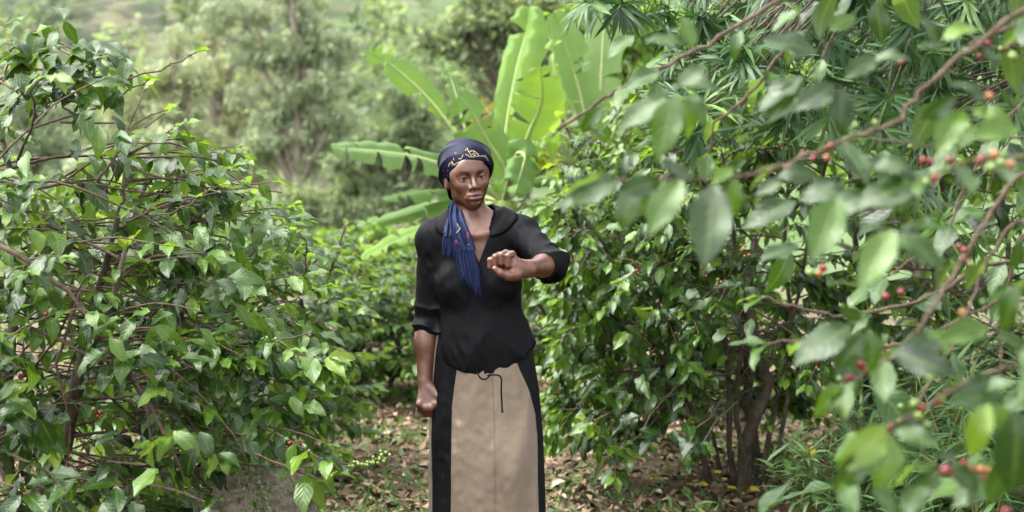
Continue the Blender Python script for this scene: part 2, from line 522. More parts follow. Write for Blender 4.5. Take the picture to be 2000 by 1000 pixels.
class Bush:
    """Collects one coffee bush: stems, branches, leaves, cherries."""
    def __init__(s, name, label, group, base, seed):
        s.root = empty(name, base); s.base = np.array(base, float)
        tag(s.root, label, "coffee bush", group)
        s.rng = np.random.default_rng(seed)
        s.LP, s.LD, s.LN, s.LS, s.LT = [], [], [], [], []
        s.BP = []
        s.nbranch = 0
    def leaf(s, p, d, n, size, tint):
        s.LP.append(np.array(p, float)); s.LD.append(np.array(d, float)); s.LN.append(np.array(n, float)); s.LS.append(size); s.LT.append(tint)
    def stem(s, pts, r0, r1, name="stem", mat='bark'):
        pts = np.asarray(pts, float)
        mb = MB(); n = len(pts)
        mb.tube(pts - s.base, np.linspace(r0, r1, n), 8)
        return mb.build(name, M[mat], s.root)
    def twig_leaves(s, P, start=.45, gap=.055, keep=.8, size=(.10, .15), tint=(.1, .6), young=.85, droop=.5, tipsize=.75):
        """Opposite pairs along a polyline, a young pair at its tip."""
        r = s.rng
        P = np.asarray(P, float)
        seg = np.linalg.norm(np.diff(P, axis=0), axis=1); cum = np.concatenate([[0], np.cumsum(seg)]); L = cum[-1]
        t = start * L + gap * r.random()
        while t < L:
            k = min(np.searchsorted(cum, t) - 1, len(seg) - 1); k = max(k, 0)
            p = P[k] + (P[k + 1] - P[k]) * ((t - cum[k]) / max(seg[k], 1e-6))
            tan = unit(P[k + 1] - P[k])
            side = unit(np.cross(tan, [0, 0, 1.0]) + 1e-6)
            f = t / L
            for sg in (-1, 1):
                if r.random() > keep: continue
                d = tan * r.uniform(.25, .75) + side * sg * r.uniform(.6, 1.0) + np.array([0, 0, -1]) * r.uniform(.1, .9) * droop * 1.4 + r.normal(0, .16, 3)
                nn = np.array([0, 0, 1.0]) + side * sg * r.uniform(0, .7) + r.normal(0, .22, 3)
                tt = r.uniform(*tint) + .25 * max(0, f - .7) / .3
                s.leaf(p, d, nn, r.uniform(*size) * (1 - .25 * max(0, f - .8) / .2), min(tt, .8))
            t += gap * r.uniform(.8, 1.5)
        tan = unit(P[-1] - P[-2]); side = unit(np.cross(tan, [0, 0, 1.0]) + 1e-6)
        for sg in (-1, 1):
            d = tan * 1.0 + side * sg * r.uniform(.3, .7) + np.array([0, 0, r.uniform(-.4, .25)])
            s.leaf(P[-1], d, [0, 0, 1] + r.normal(0, .3, 3), r.uniform(*size) * tipsize, young * r.uniform(.8, 1.1))
    def berries(s, P, a, b, n, kinds, r=.0065):
        """Clusters at the nodes of a polyline between fractions a and b."""
        g = s.rng; P = np.asarray(P, float)
        for k in range(n):
            f = g.uniform(a, b) * (len(P) - 1); i = int(min(f, len(P) - 2)); q = P[i] + (P[i + 1] - P[i]) * (f - i)
            for j in range(g.integers(1, 5)):
                s.BP.append((q + g.normal(0, .009, 3), r * g.uniform(.8, 1.15), kinds[g.integers(0, len(kinds))]))
    def grow(s, p0, az, el, L, r0=.006, sag=1.0, env=None, n=10, kids=2, jit=.10, **lv):
        """One side branch with its twigs: one mesh part."""
        g = s.rng
        def line(p, az, el, L, n):
            pts = [np.array(p, float)]
            for i in range(n):
                el -= sag * (.06 + .09 * i / n) * g.uniform(.4, 1.6); az += g.normal(0, jit); el += g.normal(0, jit * .6)
                q = pts[-1] + np.array([math.sin(az) * math.cos(el), math.cos(az) * math.cos(el), math.sin(el)]) * L / n
                if env is not None and not env(q): break
                if q[2] < .06: break
                pts.append(q)
            return np.array(pts), az, el
        P, a1, e1 = line(p0, az, el, L, n)
        if len(P) < 4: return None
        mb = MB()
        mb.tube(P - s.base, np.linspace(r0, r0 * .32, len(P)), 5)
        s.twig_leaves(P, **lv)
        for _ in range(kids):
            i = int(g.integers(max(1, len(P) // 5), len(P) - 2))
            Q, _, _ = line(P[i], az + g.choice([-1, 1]) * g.uniform(.5, 1.1), el * .5 + g.uniform(-.2, .35), L * g.uniform(.3, .6), max(5, n // 2))
            if len(Q) < 3: continue
            mb.tube(Q - s.base, np.linspace(r0 * .62, r0 * .26, len(Q)), 4)
            s.twig_leaves(Q, **{**lv, 'start': .3})
            if g.random() < s.bchance: s.berries(Q, .2, .8, 3, s.bkinds, s.brad)
        if g.random() < s.bchance: s.berries(P, .35, .8, 4, s.bkinds, s.brad)
        mb.build("branch", M['twig'], s.root)
        s.nbranch += 1
        return P
    bchance = .4; bkinds = ['green']; brad = .0062
    def finish(s, nparts=300, nberries=120, keep=None, far=False, mat='coffee'):
        if not s.LP: return
        LP = np.array(s.LP); LD = np.array(s.LD); LN = np.array(s.LN); LS = np.array(s.LS); LT = np.array(s.LT)
        if keep is not None:
            tip = LP + unit(LD) * LS[:, None] * .8
            m = keep(tip) & keep(LP)
            LP, LD, LN, LS, LT = LP[m], LD[m], LN[m], LS[m], LT[m]
        rot = frames(LD, LN)
        c = LP + unit(LD) * LS[:, None] * .5
        px, py, f = project(c)
        inside = (px > -20) & (px < 2020) & (py > -20) & (py < 1020)
        face = np.abs(np.einsum('ij,ij->i', rot[:, :, 2], unit(c - np.array([0, 0, CAM_Z]))))
        score = np.where(inside, LS / f * (.4 + face) / f, -1)
        order = np.argsort(-score)
        sel = order[:nparts]; sel = sel[score[sel] > 0]
        rest = np.setdiff1d(np.arange(len(LP)), sel)
        g = s.rng
        for i in sel:
            lv = int(np.clip(np.searchsorted(TINT_LV, LT[i]), 0, len(TINT_LV) - 1))
            link("leaf", leaf_mesh(int(g.integers(0, 4)), lv, mat), s.root, leaf_matrix(LP[i], rot[i], LS[i], s.base))
        if len(rest):
            joined_leaves("foliage", COFFEE_S if far else COFFEE_T, LP[rest], rot[rest], LS[rest], np.clip(LT[rest], 0, 1), M['coffee_far' if far else mat], s.root, s.base)
        if s.BP:
            B = np.array([b[0] for b in s.BP]); px, py, f = project(B)
            ok = [i for i in np.argsort(f) if -10 < px[i] < 2010 and -10 < py[i] < 1010][:nberries]
            for i in ok:
                r = s.BP[i][1]; p = B[i] - s.base
                e = g.uniform(0, 6, 3)
                o = link("cherry", BERRY[s.BP[i][2]], s.root)
                o.location = p; o.rotation_euler = e; o.scale = (r, r, r)
        print("bush", s.root.name, "leaves", len(LP), "parts", len(sel), "branches", s.nbranch, "berries", len(s.BP))

def path_clear(P):
    """Keeps leaves off the walker and out of the camera's face."""
    P = np.asarray(P)
    near = (np.abs(P[:, 0] + .10) < .36) & (P[:, 1] > 4.3) & (P[:, 1] < 5.7)
    lens = (P[:, 1] < 1.3) & (np.abs(P[:, 0]) < .8)
    return ~(near | lens)

def stem_curve(rng, base, lean, h, n=9):
    base = np.array(base, float)
    t = np.linspace(0, 1, n)[:, None]
    wob = np.cumsum(rng.normal(0, .028, (n, 3)), 0) * [1, 1, 0]
    return base + t * np.array([0, 0, h]) + (t ** 1.3) * np.array([lean[0], lean[1], 0]) + wob

def auto_bush(b, stems, env=None, per_stem=22, zmin=.25, L0=.75, el0=.35, sag=1.0, r0=.006, kids=2, stem_r=.022, azbias=None, **lv):
    """stems: list of (dx, dy, leanx, leany, height)."""
    g = b.rng
    for (dx, dy, lx, ly, h) in stems:
        P = stem_curve(g, b.base + [dx, dy, -.04], (lx, ly), h)
        b.stem(P, stem_r * g.uniform(.8, 1.2), .007)
        a0 = g.uniform(0, 6.28)
        for k in range(per_stem):
            f = zmin / h + (1 - zmin / h) * (k + .5) / per_stem
            i = f * (len(P) - 1); ii = int(min(i, len(P) - 2)); p = P[ii] + (P[ii + 1] - P[ii]) * (i - ii)
            az = a0 + k * 2.4 + g.normal(0, .3)
            if azbias is not None and g.random() < azbias[1]: az = azbias[0] + g.normal(0, .7)
            L = L0 * (1.05 - .65 * f ** 1.8) * g.uniform(.7, 1.2)
            b.grow(p, az, el0 + .55 * (f - .4) + g.normal(0, .15), L, r0, sag, env, kids=kids, **lv)
        b.twig_leaves(P[-3:], start=.1, gap=.05, size=lv.get('size', (.1, .15)))
# ================================================================== coffee bushes
def interp_env(xs, zs):
    return lambda x: np.interp(x, xs, zs)

# --- big sharp bush at the photographer's left hand
def left_bush():
    b = Bush("coffee_bush", "tall tangled coffee bush with bare brown twigs beside the boulder", "coffee bushes along the path", (-1.78, 4.95, 0), 11)
    b.bchance, b.bkinds, b.brad = .42, ['green', 'green', 'green', 'red'], .0068
    top = interp_env([-3, -1.75, -1.55, -1.33, -1.2, -.98, -.78, -.66, -.58, -.5], [2.2, 2.10, 2.09, 1.96, 1.80, 1.60, 1.46, 1.25, .95, .5])
    env = lambda p: p[2] < top(p[0]) and p[1] > 3.6 and p[0] < -.56 and p[1] < 6.2
    lv = dict(start=.48, gap=.048, keep=.62, size=(.075, .120), tint=(.0, .62), droop=.7, young=.8)
    stems = [(0, 0, .10, -.10, 1.85), (.08, .1, .35, -.15, 1.7), (-.1, .12, -.2, .1, 1.95), (.05, -.06, .5, -.45, 1.35), (-.2, -.1, -.15, -.5, 1.65), (.02, .2, .45, .3, 1.6)]
    auto_bush(b, stems, env, 17, .22, 1.0, .22, .85, .0058, 3, .03, azbias=(1.6, .35), **lv)
    # the long bare shoot that reaches out over the valley, and other shoots seen against the light
    def shoot(pix, d0, d1, r=.0042, nleaf=None, bn=0, bk=('green',), **k):
        P = np.array([at(x, y, d0 + (d1 - d0) * i / (len(pix) - 1)) for i, (x, y) in enumerate(pix)])
        t = np.linspace(0, len(P) - 1, 12); P = np.stack([np.interp(t, np.arange(len(P)), P[:, j]) for j in range(3)], -1)
        P[1:-1] += b.rng.normal(0, .004, (10, 3))
        mb = MB(); mb.tube(P - b.base, np.linspace(r, r * .5, 12), 6)
        for q in P[2:-1]:
            e = b.rng.normal(0, 1, 3); e = unit(e) * .007
            mb.tube(np.array([q - e, q + e]) - b.base, [.0022, .0014], 5)
        mb.build("branch", M['twig'], b.root)
        b.twig_leaves(P, **{**dict(start=.88, gap=.05, keep=.9, size=(.07, .10), tint=(.6, .8), young=.9, droop=.3), **k})
        if bn: b.berries(P, .55, .85, bn, list(bk), .0068)
        return P
    shoot([(60, 190), (160, 172), (225, 160), (300, 140), (352, 120), (384, 102)], 4.75, 4.7, bn=4, start=.95)
    shoot([(20, 265), (120, 235), (200, 205), (262, 172), (285, 160)], 4.95, 4.9, bn=8, start=.9, keep=.4)
    shoot([(150, 430), (280, 425), (360, 405), (430, 362)], 4.6, 4.5, start=.8)
    shoot([(250, 330), (320, 350), (372, 345), (450, 330)], 4.8, 4.8, start=.55, size=(.10, .135), tint=(.3, .6))
    shoot([(330, 880), (440, 905), (560, 915), (640, 912), (700, 905), (790, 890), (800, 885)], 4.55, 4.35, start=.82, bn=0, size=(.09, .12), tint=(.35, .7))
    P = np.array([at(x, y, 4.4) for x, y in ((690, 908), (715, 905), (735, 900), (750, 893))])
    for q in P:
        for j in range(8): b.BP.append((q + b.rng.normal(0, [.011, .009, .008]), .0068, 'green'))
    shoot([(360, 860), (470, 880), (545, 905), (610, 935), (638, 930)], 4.4, 4.25, start=.80, size=(.12, .15), tint=(.3, .6), droop=1.0)
    shoot([(380, 800), (470, 820), (560, 790), (625, 775)], 4.6, 4.5, start=.55, tint=(.5, .8))
    shoot([(420, 640), (520, 600), (560, 590), (625, 560)], 4.9, 4.9, start=.4, tint=(.35, .6), size=(.1, .13))
    shoot([(330, 730), (440, 700), (530, 690), (640, 700)], 4.5, 4.5, start=.35, keep=.9, tint=(.25, .6), size=(.12, .15))
    shoot([(0, 480), (120, 560), (230, 700), (330, 860), (395, 1000)], 4.2, 4.3, r=.009, start=.99, keep=.1)
    shoot([(160, 560), (110, 700), (140, 840), (120, 980)], 4.3, 4.35, r=.006, start=.99, keep=.1)
    shoot([(60, 640), (240, 720), (290, 790), (300, 930)], 4.3, 4.3, r=.006, start=.99, keep=.1)
    # bare arching twigs through the middle of the bush
    g = b.rng
    for k in range(65):
        p = np.array(at(g.uniform(-60, 330), g.uniform(300, 900), g.uniform(4.4, 5.4)))
        L = g.uniform(.4, .9); az = g.normal(1.5, .6); el = g.normal(.15, .35)
        pts = [p]
        for i in range(9):
            az += g.normal(0, .12); el += g.normal(-.06, .10)
            q = pts[-1] + np.array([math.sin(az) * math.cos(el), math.cos(az) * math.cos(el), math.sin(el)]) * L / 9
            if not env(q): break
            pts.append(q)
        if len(pts) < 4: continue
        mb = MB(); mb.tube(np.array(pts) - b.base, np.linspace(.0048, .0020, len(pts)), 5); mb.build("branch", M['twig'], b.root)
        if g.random() < .5: b.twig_leaves(np.array(pts), start=.85, gap=.06, keep=.6, size=(.08, .12), tint=(.3, .7))
    # leaf clusters facing the path
    g = b.rng
    for (x, y, d, n, ti) in [(225, 240, 4.5, 5, .25), (150, 330, 4.6, 5, .2), (110, 75, 4.7, 10, .5), (170, 110, 4.7, 9, .4), (60, 130, 4.7, 8, .35), (30, 90, 4.75, 8, .4), (130, 140, 4.6, 9, .3), (200, 150, 4.7, 8, .35), (90, 180, 4.6, 8, .35), (30, 200, 4.6, 7, .3), (150, 200, 4.6, 7, .3), (210, 105, 4.8, 6, .5), (70, 60, 4.8, 6, .6), (30, 360, 4.4, 6, .3), (20, 330, 4.3, 5, .6),
                             (230, 660, 4.2, 6, .5), (330, 640, 4.3, 6, .4), (250, 690, 4.2, 5, .15), (340, 760, 4.3, 6, .1), (330, 890, 4.1, 6, .55), (390, 870, 4.2, 6, .3), (490, 580, 4.5, 7, .45),
                             (470, 660, 4.5, 7, .25), (560, 660, 4.6, 6, .4), (510, 760, 4.5, 8, .2), (560, 800, 4.6, 7, .3), (600, 700, 4.6, 6, .4), (420, 480, 4.7, 7, .4), (500, 500, 4.8, 7, .35), (380, 540, 4.6, 5, .05),
                             (430, 560, 4.5, 4, .1), (60, 590, 4.3, 5, .2), (40, 720, 4.2, 5, .65), (20, 800, 4.1, 6, .3), (90, 830, 4.2, 5, .2), (130, 960, 4.1, 6, .2), (240, 950, 4.1, 5, .3), (60, 960, 4.0, 6, .15), (480, 850, 4.4, 7, .2),
                             (300, 420, 4.6, 5, .45), (100, 420, 4.5, 4, .15), (340, 470, 4.6, 5, .3), (460, 430, 4.8, 6, .4), (540, 430, 5.0, 6, .4), (600, 780, 4.5, 5, .6), (400, 980, 4.05, 3, .15)]:
        c = np.array(at(x, y, d))
        for k in range(int(n * 1.4)):
            az = g.uniform(0, 6.28)
            dd = np.array([math.cos(az), -.35 + .6 * math.sin(az), g.uniform(-1.2, .1)])
            b.leaf(c + g.normal(0, .045, 3), dd, [g.normal(0, .35), -.45 + g.normal(0, .35), 1], g.uniform(.080, .125), np.clip(ti + g.normal(0, .12), 0, 1))
        q = c + np.array([-.25, .25, g.uniform(-.1, .1)])
        mb = MB(); mb.tube(np.array([c, (c + q) / 2 + g.normal(0, .02, 3), q]) - b.base, [.003, .004, .005], 5); mb.build("branch", M['twig'], b.root)
    def open_heart(P):
        r = P[:, 0] / P[:, 1]
        mid = (r < -.24) & (P[:, 2] > .85) & (P[:, 2] < 1.72) & (np.sin(P[:, 0] * 911 + P[:, 2] * 577) < -.45)
        return path_clear(P) & ~mid
    b.finish(300, 130, path_clear)
left_bush()

def left_bush_two():
    b = Bush("coffee_bush", "bright green coffee bush behind the tangled one, left of the banana plant", "coffee bushes along the path", (-1.45, 7.3, 0), 23)
    b.bchance, b.bkinds = .4, ['green']
    top = interp_env([-3.2, -1.6, -1.2, -.95, -.75], [1.75, 1.68, 1.62, 1.35, .9])
    env = lambda p: p[2] < top(p[0]) and p[0] < -.72
    auto_bush(b, [(0, 0, .2, -.2, 1.5), (.1, .1, .4, .1, 1.35), (-.2, .1, -.4, -.1, 1.55), (-.1, -.1, -.1, -.5, 1.3), (-.6, .1, -.4, -.2, 1.5), (.25, -.1, .2, -.4, 1.2)], env, 17, .15, .85, .45, .9, .005, 3, .022,
              start=.25, gap=.04, keep=.9, size=(.07, .115), tint=(.1, .65), droop=.6, young=.75)
    b.finish(300, 40, path_clear, far=True)
left_bush_two()

def left_bush_three():
    b = Bush("coffee_bush", "low rounded coffee bush by the bend of the path beside the walker's arm", "coffee bushes along the path", (-1.15, 10.3, 0), 31)
    b.bchance, b.bkinds = .1, ['green']
    env = lambda p: p[2] < 1.22 and p[0] < -.42
    auto_bush(b, [(0, 0, .2, -.2, 1.1), (.25, .1, .3, .1, 1.0), (-.3, .1, -.4, -.1, 1.1), (0, -.3, .1, -.5, .9), (.3, -.2, .3, -.3, .8)], env, 17, .1, .75, .5, .9, .005, 3, .02,
              start=.15, gap=.045, keep=.95, size=(.075, .12), tint=(.1, .65), droop=.6, young=.75)
    b.finish(220, 0, None, far=True)
    b = Bush("coffee_bush", "coffee bush filling the gap between the leafy bushes and the far trees", "coffee bushes along the path", (-2.5, 9.8, 0), 37)
    b.bchance = 0
    auto_bush(b, [(0, 0, .2, -.2, 1.6), (.4, .1, .3, .1, 1.4), (-.4, .1, -.4, -.1, 1.6), (.2, -.4, .1, -.5, 1.4)], lambda p: p[2] < 1.75, 17, .15, .9, .5, .9, .005, 2, .02,
              start=.2, gap=.05, keep=.95, size=(.09, .14), tint=(.2, .8), droop=.5)
    b.finish(60, 0, None, far=True)
    b = Bush("coffee_bush", "smallest far coffee bush half hidden behind the walker's hanging arm", "coffee bushes along the path", (-.75, 13.6, 0), 41)
    b.bchance = 0
    auto_bush(b, [(0, 0, .2, -.2, 1.0), (.4, .1, .3, .1, 1.0), (-.5, .1, -.4, -.1, 1.1)], lambda p: p[2] < 1.2, 18, .1, .8, .5, .9, .005, 3, .02,
              start=.15, gap=.05, keep=.95, size=(.09, .14), tint=(.2, .8), droop=.5)
    b.finish(60, 0, None, far=True)
left_bush_three()

def right_bush():
    b = Bush("coffee_bush", "broad coffee bush with dark twin trunks and clustered orange cherries beside the path", "coffee bushes along the path", (1.12, 7.05, 0), 53)
    b.bchance, b.bkinds, b.brad = .65, ['orange', 'red', 'green', 'orange'], .0068
    lo = interp_env([.1, .3, .5, .8, 1.2, 2.5], [.35, .25, .2, .22, .35, .35])
    hi = interp_env([.05, .2, .4, .7, 1.0, 2.4], [1.35, 1.62, 1.85, 2.15, 2.4, 2.5])
    env = lambda p: p[2] < hi(p[0]) and p[2] > lo(p[0]) * .6 and p[0] > .16 and p[1] > 5.6
    lv = dict(start=.32, gap=.042, keep=.85, size=(.075, .118), tint=(.0, .45), droop=.8, young=.7)
    stems = [(0, 0, -.35, -.2, 2.2), (.1, .05, .1, .2, 2.4), (-.05, .1, -.75, .1, 1.9), (.02, -.08, -.3, -.75, 1.7), (.15, -.05, .4, -.5, 2.1), (-.12, 0, -.65, -.55, 1.5), (.0, .3, -.4, .7, 2.0)]
    auto_bush(b, stems, env, 18, .5, .9, .25, 1.15, .0055, 3, .014, azbias=(-2.2, .35), **lv)
    P = stem_curve(b.rng, b.base + [.02, -.05, -.05], (.02, .02), 1.2); b.stem(P, .038, .024, "trunk")
    P = stem_curve(b.rng, b.base + [.17, .12, -.05], (.10, .05), 1.3); b.stem(P, .030, .02, "trunk")
    g = b.rng
    for (x, y, d, n, ti) in [(1140, 820, 6.3, 6, .75), (1210, 880, 6.2, 7, .5), (1250, 850, 6.1, 5, .1), (1340, 850, 6.0, 8, .12), (1370, 870, 6.0, 5, .1), (1180, 770, 6.4, 6, .3), (1400, 600, 6.0, 6, .1), (1430, 640, 6.0, 6, .2),
                             (1270, 690, 6.2, 7, .2), (1230, 640, 6.2, 7, .4), (1260, 540, 6.3, 7, .35), (1330, 700, 6.1, 7, .3), (1150, 600, 6.4, 8, .4), (1200, 560, 6.4, 8, .5), (1130, 500, 6.6, 8, .6), (1100, 440, 6.8, 8, .5), (1180, 450, 6.6, 8, .5),
                             (1200, 380, 6.6, 8, .5), (1250, 330, 6.6, 8, .5), (1120, 640, 6.6, 8, .55), (1150, 700, 6.5, 8, .45), (1210, 780, 6.4, 7, .3), (1290, 780, 6.2, 7, .25), (1480, 560, 6.0, 6, .1), (1060, 420, 7.2, 8, .5), (1080, 560, 7.2, 7, .55), (1090, 700, 7.0, 7, .5),
                             (1240, 200, 6.6, 8, .6), (1300, 260, 6.6, 8, .45), (1220, 270, 6.8, 8, .55), (1330, 340, 6.4, 8, .3), (1400, 420, 6.3, 7, .2), (1290, 450, 6.4, 8, .3), (1340, 580, 6.2, 7, .25)]:
        c = np.array(at(x, y, d))
        for k in range(int(n * 1.3)):
            az = g.uniform(0, 6.28)
            dd = np.array([math.cos(az), -.35 + .6 * math.sin(az), g.uniform(-1.2, .0)])
            b.leaf(c + g.normal(0, .05, 3), dd, [g.normal(0, .35), -.5 + g.normal(0, .35), 1], g.uniform(.075, .12), np.clip(ti + g.normal(0, .14), 0, 1))
        q = c + np.array([.2, .3, g.uniform(-.05, .2)])
        mb = MB(); mb.tube(np.array([c, (c + q) / 2 + g.normal(0, .02, 3), q]) - b.base, [.003, .004, .005], 5); mb.build("branch", M['twig'], b.root)
    for (x, y, d, n) in [(1150, 490, 6.5, 10), (1170, 520, 6.5, 9), (1240, 410, 6.4, 8), (1460, 490, 5.95, 6), (1345, 305, 6.4, 9), (1360, 320, 6.4, 7), (1180, 620, 6.3, 5), (1290, 600, 6.2, 5), (1140, 540, 6.5, 7), (1400, 550, 6.0, 5), (1200, 480, 6.4, 6), (1270, 500, 6.3, 5)]:
        c = np.array(at(x, y, d))
        for j in range(n): b.BP.append((c + g.normal(0, .018, 3), .0068, b.bkinds[g.integers(0, 4)]))
    def gap(P):
        r = P[:, 0] / P[:, 1]
        low = (P[:, 2] > .20) | (P[:, 0] > 1.35)
        trunkgap = (np.abs(r - .166) < .022) & (P[:, 2] > .2) & (P[:, 2] < .92) & (P[:, 1] < 7.2) & (np.sin(P[:, 0] * 911 + P[:, 2] * 577) < .62)
        return path_clear(P) & low & ~trunkgap
    b.finish(300, 150, gap)

    b = Bush("coffee_bush", "pale leafed coffee bush directly below the banana plant, behind the walker's raised arm", "coffee bushes along the path", (.62, 9.9, 0), 59)
    b.bchance, b.bkinds = .3, ['orange', 'green']
    env = lambda p: p[2] < 1.72 and p[0] > -.1
    auto_bush(b, [(0, 0, -.3, -.2, 1.6), (.3, .1, .3, .1, 1.65), (-.2, -.2, -.3, -.4, 1.4), (.1, -.4, .1, -.5, 1.5), (.5, -.2, .3, -.4, 1.7)], env, 18, .2, .8, .4, 1.0, .005, 3, .02,
              start=.15, gap=.045, keep=.95, size=(.09, .14), tint=(.15, .65), droop=.6)
    b.finish(220, 30, None, far=True)

    b = Bush("coffee_bush", "shaded coffee bush with dark leaves in the gloom behind the narrow leaved weeds", "coffee bushes along the path", (2.55, 7.3, 0), 61)
    b.bchance = .1
    auto_bush(b, [(0, 0, -.4, -.3, 2.2), (.3, .1, .3, .1, 2.2), (-.3, -.2, -.3, -.4, 1.9), (.1, -.4, .1, -.5, 1.8), (-.6, .2, -.2, .2, 2.2)], lambda p: p[2] < 2.4 and p[1] > 5.4, 18, .3, 1.0, .3, 1.0, .006, 3, .03,
              start=.3, gap=.06, keep=.8, size=(.09, .14), tint=(.0, .4), droop=.7)
    b.finish(150, 10, None, far=True)
right_bush()

